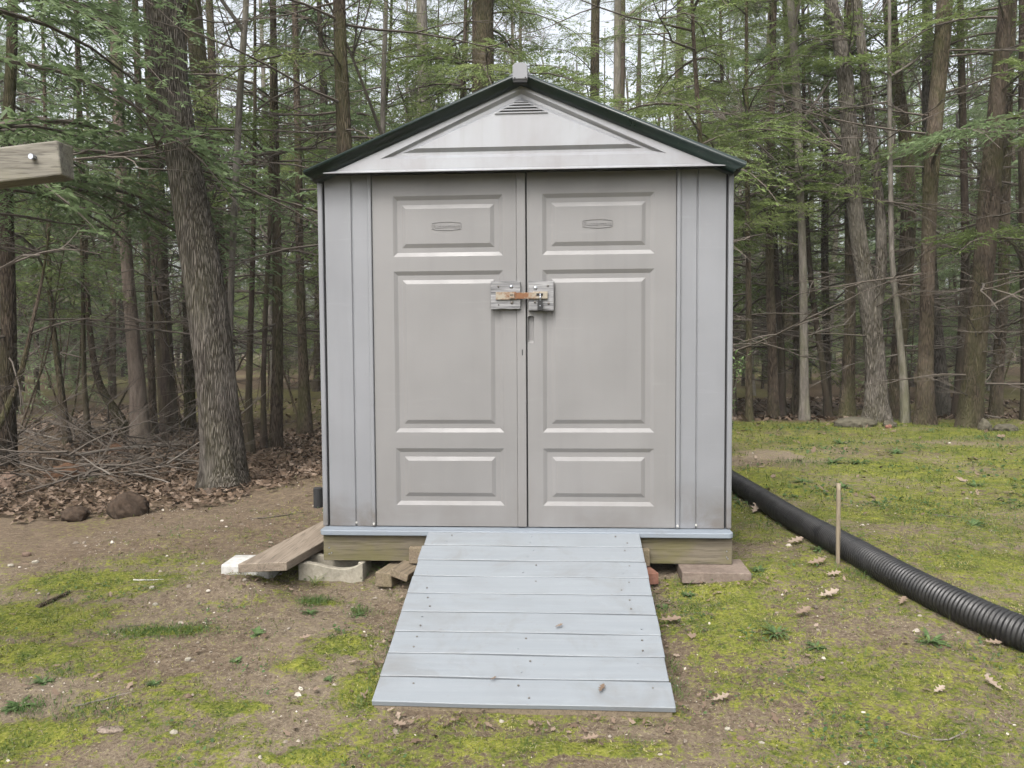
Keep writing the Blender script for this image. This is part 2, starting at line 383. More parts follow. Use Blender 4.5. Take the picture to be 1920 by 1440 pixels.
# masks of what covers the soil
def blob(x, y, c, rx, ry, a=0):
    dx, dy = x-c[0], y-c[1]; u = dx*cos(a)+dy*sin(a); v = -dx*sin(a)+dy*cos(a)
    return np.exp(-((u/rx)**2+(v/ry)**2))
PM = [(gp(180, 1090), .50, .22), (gp(300, 1050), .42, .20), (gp(60, 1160), .45, .22), (gp(40, 1230), .3, .14), (gp(300, 1185), .26, .05),
      (gp(640, 1210), .16, .13), (gp(680, 1300), .12, .22), (gp(600, 1130), .13, .05), (gp(560, 1250), .12, .06), (gp(60, 1380), .25, .1), (gp(430, 1330), .16, .05),
      (gp(1050, 1400), .5, .07), (gp(560, 1420), .2, .05)]
def masks(x, y):
    x = np.asarray(x, float); y = np.asarray(y, float)
    mo = np.zeros(x.shape)
    for c, rx, ry in PM: mo = np.maximum(mo, blob(x, y, c, rx, ry))
    mo = mo*(.50+1.05*fbm(x*5, y*5, 11, 4))
    right = sstep(.52, .75, x+.1*(fbm(x*2, y*2, 12, 2)-.5)+.04*y)
    r2 = right*(.10+.88*fbm(x*2.2, y*2.6, 13, 5)+.10*sstep(0, 5, y))
    # bare strips on the right: gravel patch by the shed corner, the foot of the pipe
    r2 = r2-.7*blob(x, y, gp(1440, 855), .8, .45)-.5*blob(x, y, gp(1410, 930), .2, .4)-.45*blob(x, y, gp(1330, 1360), .3, .10)-.4*blob(x, y, gp(1850, 830), 2.0, .25)
    mo = np.maximum(mo, r2)
    mo = np.maximum(mo, .14+.42*sstep(.42, .66, fbm(x*2.3+4, y*3.1, 14, 5)))
    under = sstep(-.12, .0, y)*sstep(2.3, 2.1, y)*sstep(-1.12, -1.0, x)*sstep(1.12, 1.0, x)
    mo = mo*(1-under)
    # forest floor: leaf litter left of and behind the yard
    lx = fbm(x*1.5, y*1.5, 15, 3)-.5
    li = sstep(-.25, .35, (y-1.65)+.9*lx+.42*(-x-2.6)*(x < -2.6)-.75*(x+2.6)*((x > -2.6) & (x < 0)))*(x < .6)
    li = np.maximum(li, sstep(6.2, 6.7, y+.6*lx)*(x >= .6))
    li = np.where((x >= -.6) & (x < .6), sstep(2.4, 2.8, y), li)
    far_moss = li*sstep(.42, .58, fbm(x*.35, y*.25, 16, 3))*sstep(5, 9, y)
    pa = sstep(-.15, .5, y+.6*lx+.10*(-x-1.2))*(x < .4)*(1-li)*.7
    mo = mo*(1-pa*.75)
    return np.clip(mo*(1-li)+far_moss*.5, 0, 1), np.clip(li*(1-far_moss*.7), 0, 1), np.clip(pa, 0, 1)
mo, li, pa = masks(X, Y)
Z = gnd(X, Y)
near = (np.abs(X) < 5) & (Y < 5)
Z = Z+np.where(near, .012*mo*(fbm(X*14, Y*14, 21, 2))+.016*(fbm(X*20, Y*20, 22, 3)-.5), 0)+li*.03*(fbm(X*6, Y*6, 23, 3)-.5)*2
n0, n1_ = len(gx), len(gy)
V = np.stack([X, Y, Z], -1).reshape(-1, 3)
ii = np.arange(n0*n1_).reshape(n1_, n0)
F = np.stack([ii[:-1, :-1], ii[:-1, 1:], ii[1:, 1:], ii[1:, :-1]], -1).reshape(-1, 4)
me = bpy.data.meshes.new('ground')
me.vertices.add(len(V)); me.vertices.foreach_set('co', V.astype(np.float32).ravel())
me.loops.add(F.size); me.loops.foreach_set('vertex_index', F.astype(np.int32).ravel())
me.polygons.add(len(F)); me.polygons.foreach_set('loop_start', np.arange(len(F), dtype=np.int32)*4); me.polygons.foreach_set('loop_total', np.full(len(F), 4, dtype=np.int32))
me.polygons.foreach_set('use_smooth', [True]*len(F))
for nm, a in (('moss', mo), ('litter', li), ('path', pa)):
    q = me.attributes.new(nm, 'FLOAT', 'POINT'); q.data.foreach_set('value', a.astype(np.float32).ravel())
me.materials.append(m_ground().m); me.update(calc_edges=True)
tag(mobj('ground', me), kind='structure')

# ------------------------------------------------------------------ shed
shed = thing('garden_shed', (0, 1.1, 0), 'grey plastic storage shed with double doors and green roof, in front of the woods', 'shed')
WX = 1.066; WT = 1.836; DEP = 2.12
def sidewall(sx):
    b = MB()
    # ribbed side wall
    ys = np.linspace(.03, DEP-.03, 9)
    for k in range(8):
        b.box(min(sx*(WX-.035), sx*(WX-.012)), max(sx*(WX-.035), sx*(WX-.012)), ys[k]+.008, ys[k+1]-.008, .002, WT)
    b.box(min(sx*(WX-.05), sx*(WX-.030)), max(sx*(WX-.05), sx*(WX-.030)), .03, DEP-.03, .002, WT)
    b.build('side_wall', MT['wall'], shed, bevel=.003)
sidewall(-1); sidewall(1)
b = MB(); b.box(-1.03, 1.03, DEP-.03, DEP, .002, WT)
b.prism([(-1.03, WT), (1.03, WT), (0, 2.26)], 'y', DEP-.03, DEP); b.build('back_wall', MT['wall'], shed)
for sx in (-1, 1):
    for y0, y1 in ((-.004, .034), (DEP-.034, DEP+.004)):
        b = MB(); b.box(*sorted((sx*(WX-.027), sx*WX)), y0, y1, .002, WT+(.0 if y0 > 1 else -.004)); b.build('corner_post', MT['wall'], shed, bevel=.007, seg=3)
# front wall panels with a V groove
for sx in (-1, 1):
    b = MB(); xs = [.803, .8815, .8845, .8875, .892, 1.028]; yy = [0, 0, .007, .007, 0, 0]
    poly = [(sx*x, y) for x, y in zip(xs, yy)]+[(sx*1.028, .03), (sx*.803, .03)]
    b.prism(poly if sx > 0 else poly[::-1], 'z', .003, WT)
    b.build('front_wall', MT['wall'], shed, bevel=.0015)
    b = MB(); b.box(*sorted((sx*.781, sx*.8025)), -.012, .03, .003, WT-.002)
    b.build('door_jamb', MT['wall'], shed, bevel=.006, seg=3)
    b = MB(); b.box(*sorted((sx*1.0285, sx*1.0385)), .014, .03, .003, WT-.01); b.build('corner_gap', MT['dark'], shed)
    b = MB(); b.tube([(sx*.886, -.004, .022), (sx*.886, .004, .022)], .0055, 8); b.tube([(sx*.79, -.018, .02), (sx*.79, -.01, .02)], .006, 8)
    b.build('rivet', MT['white'], shed)
b = MB(); b.box(-.80, .80, .036, .05, .003, WT+.05); b.build('shade_backing', MT['dark'], shed)  # near-black sheet behind the doors, darkness of their gaps put in as colour
def roundrect(x0, x1, z0, z1, r, n=4):
    p = []
    for cx, cz, a0 in ((x1-r, z0+r, -90), (x1-r, z1-r, 0), (x0+r, z1-r, 90), (x0+r, z0+r, 180)):
        for k in range(n+1):
            a = radians(a0+90*k/n); p.append((cx+r*cos(a), cz+r*sin(a)))
    return p
def door(x0, x1, z0, z1, panels, sx):
    b = MB()
    pxa, pxb = panels[0][0], panels[0][1]
    xs = [x0, pxa, pxb, x1]; zs = [z0]
    for p in sorted(panels, key=lambda p: p[2]): zs += [p[2], p[3]]
    zs.append(z1)
    for i in range(3):
        for j in range(len(zs)-1):
            a, c, d, e = xs[i], xs[i+1], zs[j], zs[j+1]
            if i == 1 and j % 2 == 1:
                rings = [(0, 0), (.021, .0092), (.045, .0092), (.066, .001)]
                prev = None
                for ins, dy in rings:
                    r = [(a+ins, dy, d+ins), (c-ins, dy, d+ins), (c-ins, dy, e-ins), (a+ins, dy, e-ins)]
                    if prev is not None:
                        for k in range(4): b.add([prev[k], prev[(k+1) % 4], r[(k+1) % 4], r[k]], [(0, 1, 2, 3)])
                    prev = r
                b.add(prev, [(0, 1, 2, 3)])
            elif sx > 0 and i == 0 and j == 3:      # stile with the scooped finger pull
                rr_ = roundrect(.0245, .0565, .962, 1.103, .010); n_ = 5; m_ = len(rr_)
                co_ = [(c, 0, d), (c, 0, e), (a, 0, e), (a, 0, d)]
                v = co_+[(x, 0, z) for x, z in rr_]+[(x+(.040-x)*.10, .022, .975+(z-.962)*.90 if z < 1.03 else z-.004) for x, z in rr_]
                f = []
                for q in range(4):
                    for t in range(n_-1): f.append((q, 4+q*n_+t+1, 4+q*n_+t))
                    f.append((q, (q+1) % 4, 4+((q+1)*n_) % m_, 4+q*n_+n_-1))
                for t in range(m_): f.append((4+t, 4+(t+1) % m_, 4+m_+(t+1) % m_, 4+m_+t))
                f.append(tuple(range(4+m_, 4+2*m_)))
                b.add(v, f)
            else: b.add([(a, 0, d), (c, 0, d), (c, 0, e), (a, 0, e)], [(0, 1, 2, 3)])
    # sides and back
    b.add([(x0, 0, z0), (x0, .034, z0), (x0, .034, z1), (x0, 0, z1)], [(0, 3, 2, 1)])
    b.add([(x1, 0, z0), (x1, .034, z0), (x1, .034, z1), (x1, 0, z1)], [(0, 1, 2, 3)])
    b.add([(x0, 0, z0), (x1, 0, z0), (x1, .034, z0), (x0, .034, z0)], [(0, 3, 2, 1)])
    b.add([(x0, 0, z1), (x1, 0, z1), (x1, .034, z1), (x0, .034, z1)], [(0, 1, 2, 3)])
    b.add([(x0, .034, z0), (x1, .034, z0), (x1, .034, z1), (x0, .034, z1)], [(0, 3, 2, 1)])
    return b
PZ = [(.117, .417), (.50, 1.338), (1.413, 1.724)]
dl = door(-.7785, -.033, .006, 1.832, [(-.671, -.101, a, c) for a, c in PZ], -1).build('door', MT['door'], shed)
dr = door(.0225, .7785, .006, 1.832, [(.101, .671, a, c) for a, c in PZ], 1)
# cup pull recessed in the inner stile of the right door is laid over as a scooped frame
dr = dr.build('door', MT['door'], shed)
b = MB(); b.box(-.0315, .0155, -.009, .033, .006, 1.832); b.build('astragal', MT['door'], dl, bevel=.004, seg=2)
b = MB(); b.box(.0158, .0222, .02, .033, .006, 1.832); b.build('door_seam', MT['dark'], shed)
b = MB(); b.box(-.0065, -.0015, -.0105, -.0085, .900, .930); b.build('keyhole', MT['dark'], dl)
# embossed brand plates: an oval ring and raised letters
def emblem(cx, cz, par, yv=-.0019):
    b = MB(); n = 32; hw, hh = .077, .0235
    def ov(k, s):
        pts = []
        for i in range(n):
            t = i/n*4; side = int(t); u = t-side
            if side == 0: p = (-1+2*u, -(.68+.32*(1-(2*u-1)**2)))
            elif side == 1: p = (1, -.68+1.36*u)
            elif side == 2: p = (1-2*u, .68+.32*(1-(2*u-1)**2))
            else: p = (-1, .68-1.36*u)
            pts.append((cx+p[0]*(hw-s), k, cz+p[1]*(hh-s)))
        return pts
    v = ov(0, 0)+ov(yv, .0008)+ov(yv, .0030)+ov(.001, .0038)
    f = [(r*n+k, r*n+(k+1) % n, (r+1)*n+(k+1) % n, (r+1)*n+k) for r in range(3) for k in range(n)]
    b.add(v, f); e = b.build('emblem', MT['door'], par)
    tc = bpy.data.curves.new('lettering', 'FONT'); tc.body = 'Rubbermaid'; tc.size = .034; tc.extrude = .0014; tc.align_x = 'CENTER'; tc.align_y = 'CENTER'; tc.offset = .0
    to = bpy.data.objects.new('lettering', tc); collink(to)
    dg = bpy.context.evaluated_depsgraph_get(); me_ = bpy.data.meshes.new_from_object(to.evaluated_get(dg))
    bpy.data.objects.remove(to)
    co = np.array([q.co[:] for q in me_.vertices]); wd = np.ptp(co[:, 0]); s = .138/wd
    P0 = np.array(shed.location)
    co2 = np.stack([cx+co[:, 0]*s, -.0005-co[:, 2]*1.0, cz+(co[:, 1]-(co[:, 1].max()+co[:, 1].min())/2)*s], -1)-P0
    me_.vertices.foreach_set('co', co2.astype(np.float32).ravel()); me_.materials.clear(); me_.materials.append(MT['door']); me_.update()
    t = bpy.data.objects.new('emblem', me_); collink(t); t.parent = par
emblem(-.392, 1.568, dl); emblem(.383, 1.569, dr)
# gable
def gab():
    b = MB()
    def lean(p, d):
        y = -.088+(p[1]-1.848)*.05; k = (4.0365+y)/4.0365
        return (CP[0]+(p[0]-CP[0])*k, y+d, CP[2]+(p[1]-CP[2])*k)
    tri = [(-1.012, 1.858), (1.004, 1.858), (0, 2.292)]
    t1 = [(-.735, 1.915), (.730, 1.915), (-.003, 2.252)]; t1b = [(-.668, 1.933), (.663, 1.933), (-.003, 2.232)]
    t2 = [(-.620, 1.947), (.615, 1.947), (-.003, 2.214)]; t2b = [(-.545, 1.966), (.540, 1.966), (-.003, 2.193)]
    R = [(tri, 0), (t1, 0), (t1b, .016), (t2, .016), (t2b, .001)]
    for (a, da), (c, dc) in zip(R[:-1], R[1:]):
        for k in range(3):
            q = (k+1) % 3
            b.add([lean(a[k], da), lean(a[q], da), lean(c[q], dc), lean(c[k], dc)], [(0, 1, 2, 3)])
    b.add([lean(p, .001) for p in t2b], [(0, 1, 2)])
    # lip along the bottom, underside running back to the wall
    l0, l1 = lean(tri[0], 0), lean(tri[1], 0); zl = l0[2]-.010
    b.add([(l0[0]-.015, -.104, zl), (l1[0]+.015, -.104, zl), l1, l0], [(0, 1, 2, 3)])
    b.add([(l0[0]-.015, -.104, zl), (l1[0]+.015, -.104, zl), (l1[0]+.015, -.104, zl-.004), (l0[0]-.015, -.104, zl-.004)], [(0, 3, 2, 1)])
    sf = MB(); sf.add([(l0[0]-.015, -.103, zl-.0045), (l1[0]+.015, -.103, zl-.0045), (1.02, .034, 1.838), (-1.03, .034, 1.838)], [(0, 3, 2, 1)]); sf.build('shade_soffit', MT['dark'], shed)  # underside coloured near-black, shade below the lip painted in
    b.add([(-1.03, .034, 1.838), (1.02, .034, 1.838), (0, .034, 2.25)], [(0, 2, 1)])
    g = b.build('gable_panel', MT['gable'], shed)
    # vent louvres
    for k in range(4):
        z = 2.137+k*.0145; h = (2.200-z)/.068*.136
        v = MB(); v.add([lean((-h-.003, z), -.0015), lean((h-.003, z), -.0015), lean((h*.86-.003, z+.006), -.0015), (lean((-h*.86-.003, z+.006), -.0015))], [(0, 1, 2, 3)])
        v.build('vent_slot', MT['dark'], g)
        v = MB(); q0, q1, q2, q3 = lean((-h-.012, z-.0065), 0), lean((h+.006, z-.0065), 0), lean((h, z-.0005), 0), lean((-h-.006, z-.0005), 0)
        v.prism([(q[0], q[2]) for q in (q0, q1, q2, q3)], 'y', q0[1]-.006, q0[1]+.004)
        v.build('vent_slat', MT['gable'], g)
gab()
# roof: two slopes, rounded eave band, ribs
sl_ = (2.296-1.838)/1.09
for sx in (-1, 1):
    b = MB()
    n_ = 10; band = []
    # cross-section of the rolled edge (y, height normal to the slope)
    prof = [(-.060, -.046), (-.088, -.044), (-.106, -.030), (-.114, -.018), (-.124, -.012), (-.122, -.002), (-.104, .009), (-.085, .012), (-.03, .012)]
    A = np.array([sx*.0, 0, 2.296]); B = np.array([sx*1.100, 0, 2.296-1.100*sl_])
    nrm = np.array([sx*sl_, 0, 1.])/math.hypot(sl_, 1)
    L = [A+np.array([0, y, 0])+nrm*h for y, h in prof]; Rr = [B+np.array([0, y, 0])+nrm*h*(1.0) for y, h in prof]
    for q in Rr[:3]: q[0] -= sx*.035
    b.add(np.array(L+Rr), [(k, k+1, k+1+len(prof), k+len(prof)) if sx < 0 else (k+1, k, k+len(prof), k+1+len(prof)) for k in range(len(prof)-1)]+[tuple(range(len(prof), 2*len(prof)))])
    b.add([L[0], Rr[0], Rr[0]+np.array([0, .04, 0]), L[0]+np.array([0, .04, 0])], [(0, 1, 2, 3)])
    b.build('roof_edge', MT['roof'], shed, smooth=True)
    b = MB(); yy = np.linspace(-.03, DEP+.1, 15)
    for k in range(14):
        y0, y1 = yy[k]+.0, yy[k+1]
        for (ya, yb, h) in ((y0, y0+.03, .012), (y0+.03, y1, .004)):
            P = [A+nrm*h, B+nrm*h, B-nrm*.028, A-nrm*.028]
            v = [p+np.array([0, ya, 0]) for p in P]+[p+np.array([0, yb, 0]) for p in P]
            b.add(v, [(0, 1, 2, 3), (7, 6, 5, 4), (0, 4, 5, 1), (1, 5, 6, 2), (2, 6, 7, 3), (3, 7, 4, 0)])
    b.build('roof_panel', MT['roof'], shed)
b = MB(); b.prism([(-.038, 2.252), (.036, 2.252), (.036, 2.318), (.022, 2.332), (-.024, 2.332), (-.038, 2.318)], 'y', -.150, -.10)
b.prism([(-.060, 2.285), (.060, 2.285), (.020, 2.316), (-.02, 2.316)], 'y', -.10, DEP+.1)
rc = b.build('ridge_cap', MT['wall'], shed, bevel=.003)
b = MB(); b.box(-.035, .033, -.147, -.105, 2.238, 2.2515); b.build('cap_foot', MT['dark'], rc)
for x in (-.030, .022): b = MB(); b.box(x, x+.006, -.1515, -.1495, 2.254, 2.261); b.build('notch', MT['dark'], rc)

# hasp boards and latch
def rough_board(x0, x1, z0, z1, y0, y1, seed):
    r = np.random.default_rng(seed); n = 7; p = []
    for k in range(n): p.append((x0+(x1-x0)*k/(n-1), z0+r.uniform(-.0015, .002)))
    for k in range(n): p.append((x1-(x1-x0)*k/(n-1), z1+r.uniform(-.003, .0015)))
    return MB().prism(p, 'y', y0, y1)
bl = rough_board(-.163, -.012, 1.138, 1.281, -.031, -.0095, 3).build('backing_board', MT['grey'], dl, bevel=.001)
brd = rough_board(.030, .158, 1.128, 1.280, -.031, -.0015, 5).build('backing_board', MT['grey'], dr, bevel=.001)
for x, z, rr, mat in ((-.058, 1.252, .010, 'steel'), (.066, 1.244, .010, 'steel'), (-.124, 1.253, .005, 'screw'), (-.055, 1.170, .009, 'screw'), (-.123, 1.160, .004, 'screw'), (.063, 1.171, .007, 'screw'), (.129, 1.254, .0055, 'screw'), (.132, 1.164, .0065, 'screw')):
    b = MB(); b.tube([(x, -.030, z), (x, -.034, z), (x, -.0365, z)], [rr, rr*.85, rr*.4], 10); b.build('bolt' if mat == 'steel' else 'screw', MT[mat], shed, smooth=True)
b = MB(); b.box(-.137, -.033, -.040, -.0315, 1.185, 1.224); b.box(-.033, .128, -.043, -.0345, 1.188, 1.220); b.box(.052, .128, -.034, -.0315, 1.184, 1.225)
for x in (-.055,): b.box(x-.013, x+.013, -.048, -.0405, 1.190, 1.214)
latch = b.build('latch', MT['rust'], shed, bevel=.002)
b = MB(); b.box(.071, .104, -.0450, -.0432, 1.203, 1.215); b.box(-.063, -.047, -.0495, -.0482, 1.206, 1.210); b.build('slot', MT['dark'], latch)
pl = thing('padlock', (.091, -.055, 1.125), 'small black padlock with steel shackle hanging from the rusty latch', 'padlock')
b = MB(); b.prism(roundrect(.0765, .1035, 1.128, 1.178, .004), 'y', -.062, -.047); b.build('lock_body', MT['black'], pl, bevel=.0015)
b = MB(); b.tube([(.090+.0105*cos(a)*.5, -.0555-.0003, 1.178+.026+.012*sin(a)) if 0 else (.0905, -.0545+.0095*cos(a), 1.203+.010*sin(a)) for a in np.linspace(0, pi, 9)], .0028, 8)
b.tube([(.0905, -.064, 1.203), (.0905, -.062, 1.176)], .0028, 8); b.tube([(.0905, -.045, 1.203), (.0905, -.048, 1.176)], .0028, 8)
b.build('shackle', MT['steel'], pl, smooth=True)
b = MB(); b.tube([(.0895, -.0618, 1.152), (.0895, -.0628, 1.152)], .003, 8); b.build('key_disc', MT['steel'], pl)

# ------------------------------------------------------------------ platform
pf = thing('shed_platform', (0, 1.1, -.16), 'timber platform with mossy rim beam and blue grey sill under the shed', 'platform')
c_ = []
for cx, cyy, a0 in ((1.032, -.062, -90),):
    for k in range(5): a = radians(a0+90*k/4); c_.append((cx+.028*cos(a), cyy+.028*sin(a)))
poly = [(-p[0], p[1]) for p in c_[::-1]]+c_+[(1.06, 2.16), (-1.06, 2.16)]
b = MB(); b.prism(poly, 'z', -.026, 0); b.build('sill_board', MT['sill'], pf, bevel=.003)
def beamx(x0, x1, y0, y1, nm='rim_beam', mat='beam', z0=-.166, z1=-.027):
    b = MB(); b.box(x0, x1, y0, y1, z0, z1); return b.build(nm, MT[mat], pf, bevel=.003)
beamx(-1.048, 1.058, -.060, -.022); beamx(-1.048, 1.058, 2.10, 2.14)
beamx(-1.047, -1.009, -.021, 2.099); beamx(1.019, 1.057, -.021, 2.099)
for x in (-.6, -.2, .2, .6): beamx(x, x+.038, -.021, 2.099, 'joist')
b = MB(); b.box(-.590, -.488, -.100, -.0605, -.168, -.084); b.box(.586, .640, -.100, -.0605, -.168, -.084); b.build('ledger_board', MT['lumber'], pf, bevel=.003)
for x, z in ((-1.018, -.098), (-1.005, -.125), (-1.018, -.13), (1.03, -.098), (1.03, -.128), (1.035, -.136)):
    b = MB(); b.tube([(x, -.0595, z), (x, -.0625, z)], .0035, 7); b.build('nail', MT['steel'], pf)

# ------------------------------------------------------------------ ramp
RX0, RX1 = .047-.54, .047+.54; LR = 1.285; DR = .318; DY = math.sqrt(LR*LR-DR*DR)
ra = thing('access_ramp', (.047, -.73, -.26), 'blue grey painted board ramp leading up to the shed doors', 'ramp')
ang = math.atan2(DR, DY)
def rm(x, s, h):          # x, distance down the slope, height above its surface
    return np.array([x, -.0905-s*cos(ang)-h*sin(ang), -.001-s*sin(ang)+h*cos(ang)])
bw = LR/9; rr = np.random.default_rng(4)
for k in range(9):
    j0, j1 = rr.uniform(-.004, .004, 2); g0 = .0065+rr.uniform(0, .0015)
    s0, s1 = k*bw+g0*.5, (k+1)*bw-g0*.5
    h0, h1 = rr.uniform(-.0015, .0008, 2)
    top = []
    nx = 9; v = []; f = []
    for i in range(nx):
        x = RX0+j0+(RX1+j1-RX0-j0)*i/(nx-1); wob = .0012*sin(i*1.3+k*2.1); cup = .0012*sin(i*.8+k)
        for s_, h_ in ((s0+wob, cup+h0), (s1+wob, cup+h1), (s1+wob, -.020), (s0+wob, -.020)): v.append(rm(x, s_, h_))
    for i in range(nx-1):
        for q in range(4): f.append((i*4+q, i*4+(q+1) % 4, (i+1)*4+(q+1) % 4, (i+1)*4+q))
    f += [(3, 2, 1, 0), tuple((nx-1)*4+q for q in range(4))]
    bo = MB().add(v, f).build('ramp_board', MT['paint'], ra, bevel=.0022)
    for i, x in enumerate((RX0+.11, .047, RX1-.10)):
        for s_ in (s0+.035, s1-.035):
            if rr.random() < .35: continue
            b = MB(); x_ = x+rr.uniform(-.035, .035); b.tube([rm(x_, s_, -.001), rm(x_, s_, .0018)], .0042, 8)
            b.build('screw', MT['screw'] if rr.random() < .75 else MT['paint'], bo)
for x in (RX0+.05, .03, RX1-.09):
    b = MB(); P = [rm(x, .03, -.0212), rm(x, LR-.02, -.0212), rm(x, LR-.06, -.0212)-np.array([0, 0, .015]), rm(x, .03, -.0212)-np.array([0, 0, .10])]
    b.add(P+[p+np.array([.038, 0, 0]) for p in P], [(0, 1, 2, 3), (7, 6, 5, 4), (0, 4, 5, 1), (1, 5, 6, 2), (2, 6, 7, 3), (3, 7, 4, 0)])
    b.build('stringer', MT['lumber'], ra)
b = MB(); P = [rm(RX0+.01, LR-.05, -.0205), rm(RX0+.01, LR-.006, -.0205)]; zt = G(0, -1.3)-.03
b.add([P[0], P[1], (P[1][0], P[1][1], zt), (P[0][0], P[0][1], zt)]+[(RX1-.01, q[1], q[2]) for q in (P[0], P[1])]+[(RX1-.01, P[1][1], zt), (RX1-.01, P[0][1], zt)], [(0, 1, 2, 3), (7, 6, 5, 4), (0, 4, 5, 1), (1, 5, 6, 2), (2, 6, 7, 3), (3, 7, 4, 0)])
b.build('toe_board', MT['lumber'], ra)

# ------------------------------------------------------------------ blocks, planks
def slab(name, mat, cx, cy_, cz, lx, ly, lz, rz, label, cat, group=None, rx=0, bevel=.006, ry=0):
    b = MB(); b.box(-lx/2, lx/2, -ly/2, ly/2, -lz/2, lz/2)
    o = b.build(name, MT[mat], origin=(0, 0, 0), bevel=bevel, seg=2); o.location = (cx, cy_, cz); o.rotation_euler = (rx, ry, rz)
    return tag(o, label, cat, group)
b = MB()     # hollow concrete block: four walls, scooped front wall
x0, x1, y0, y1, zb, zt = -1.17, -.83, -.105, .09, -.33, -.168
fr = [(x0, zb), (x1, zb), (x1, zt), (x1-.012, zt)]+[(x1-.012-.30*t, zt-.030*math.sin(pi*min(t*1.15, 1)**.7)) for t in np.linspace(.03, 1, 12)]+[(x0, zt-.006)]
b.prism(fr, 'y', y0, y0+.035); b.prism(fr, 'y', y1-.035, y1); b.box(x0, x0+.035, y0+.0352, y1-.0352, zb, zt-.016); b.box(x1-.035, x1, y0+.0352, y1-.0352, zb, zt-.004); b.box(x0+.0352, x1-.0352, y0+.0352, y1-.0352, zb, zb+.05)
tag(b.build('concrete_block', MT['conc'], origin=(-1, 0, zb), bevel=.004), 'grey hollow concrete block under the left front corner of the platform', 'concrete block')
slab('concrete_block', 'white', -1.425, -.085, -.208, .25, .20, .10, .03, 'white painted concrete block beneath the leaning brown plank', 'concrete block', bevel=.012)
slab('concrete_block', 'conc', 1.0, 1.95, -.25, .38, .2, .165, .1, 'grey concrete block under the far right corner of the platform', 'concrete block')
slab('concrete_block', 'conc', -1.0, 1.95, -.25, .38, .2, .165, .0, 'grey concrete block under the far left corner of the platform', 'concrete block')
A = at(448, 1087, -.32); 
pc = [(-1.392, -.335), (-1.163, -.290), (-1.00, .92), (-1.22, .95)]
b = MB(); zt, zb = -.112, -.156
b.add([(p[0], p[1], zb) for p in pc]+[(p[0], p[1], zt) for p in pc], [(3, 2, 1, 0), (4, 5, 6, 7), (0, 1, 5, 4), (1, 2, 6, 5), (2, 3, 7, 6), (3, 0, 4, 7)])
PLANK = b
slab('paver', 'paver', .955, -.075, -.195, .335, .26, .056, -.02, 'brown concrete paver under the right front corner of the platform', 'paver', bevel=.005)
slab('brick', 'brick', .600, -.10, -.205, .10, .20, .057, .25, 'loose red brick beside the right edge of the ramp', 'brick', bevel=.003)
slab('timber_offcut', 'lumber', -.655, -.00, -.222, .089, .42, .075, -.22, 'brown timber offcut lying flat under the platform, left of the tilted one', 'timber')
slab('timber_offcut', 'lumber', -.575, -.03, -.192, .10, .40, .040, -.22, 'short brown timber offcut tilted against the ramp edge', 'timber', ry=.28)

# ------------------------------------------------------------------ pipe
PP = [(1300, 880), (1372, 918), (1447, 972), (1487, 1003), (1557, 1040), (1613, 1072), (1663, 1106), (1723, 1140), (1797, 1177), (1863, 1208), (1930, 1238), (2010, 1268), (2120, 1300)]
pr = .067
def catmull(P, step):
    P = np.asarray(P); out = []
    for i in range(len(P)-1):
        p0 = P[max(i-1, 0)]; p1 = P[i]; p2 = P[i+1]; p3 = P[min(i+2, len(P)-1)]
        n = max(2, int(np.linalg.norm(p2-p1)/step))
        for k in range(n):
            t = k/n; out.append(.5*((2*p1)+(-p0+p2)*t+(2*p0-5*p1+4*p2-p3)*t*t+(-p0+3*p1-3*p2+p3)*t**3))
    out.append(P[-1]); return np.array(out)
pts = []
for px, py in PP:
    g = gp(px, py-6); d = (g-CP)[:2]; d /= np.linalg.norm(d); pts.append((g[0]+d[0]*pr*.55, g[1]+d[1]*pr*.55))
pts = np.array(pts); pts = np.array([[x, y, G(x, y)+pr-.006] for x, y in pts])
pts[:, 2] = np.convolve(np.pad(pts[:, 2], 1, 'edge'), [.25, .5, .25], 'valid')
for _k in range(2): pts[1:-1, :2] = pts[1:-1, :2]*.5+(pts[:-2, :2]+pts[2:, :2])*.25
c = catmull(pts, .0035)
s_ = np.concatenate([[0], np.cumsum(np.linalg.norm(np.diff(c, axis=0), axis=1))])
jx = at(1718, 1100, -1.1)[0]; js = s_[np.argmin(np.abs(c[:, 0]-jx))]
def piperad(s): 
    ph = (s/.0185) % 1.0
    return pr-.0055*np.clip(np.cos(ph*2*pi)*1.6, -1, 1)*.5-.0028
pipe = thing('drain_pipe', c[len(c)//2]-np.array([0, 0, pr]), 'long black corrugated drain pipe lying across the mossy lawn', 'pipe')
m1 = s_ < js+.02; m2 = s_ >= js-.03
MB().tube(c[m1], piperad(s_[m1])*(1+.02*np.sin(s_[m1]*7)), 20).build('pipe_length', MT['pipe'], pipe, smooth=True)
MB().tube(c[m2], piperad(s_[m2])+.006*(s_[m2] < js+.06)+.003, 20).build('pipe_length', MT['pipe'], pipe, smooth=True)
MB().tube(c[(s_ > js-.035) & (s_ < js+.0)], pr+.010, 20).build('coupling', MT['pipe'], pipe, smooth=True)
# stake
g = gp(1571, 1057); b = MB(); hh = .412
zs = np.linspace(-.05, hh, 14); b.tube([(g[0]-.004*z, g[1], g[2]+z) for z in zs], [.0105+(.0018 if k in (6, 11) else 0) for k in range(14)], 10)
tag(b.build('garden_stake', MT['bamboo'], origin=g, smooth=True), 'thin tan bamboo stake standing in the lawn beside the black pipe', 'stake')

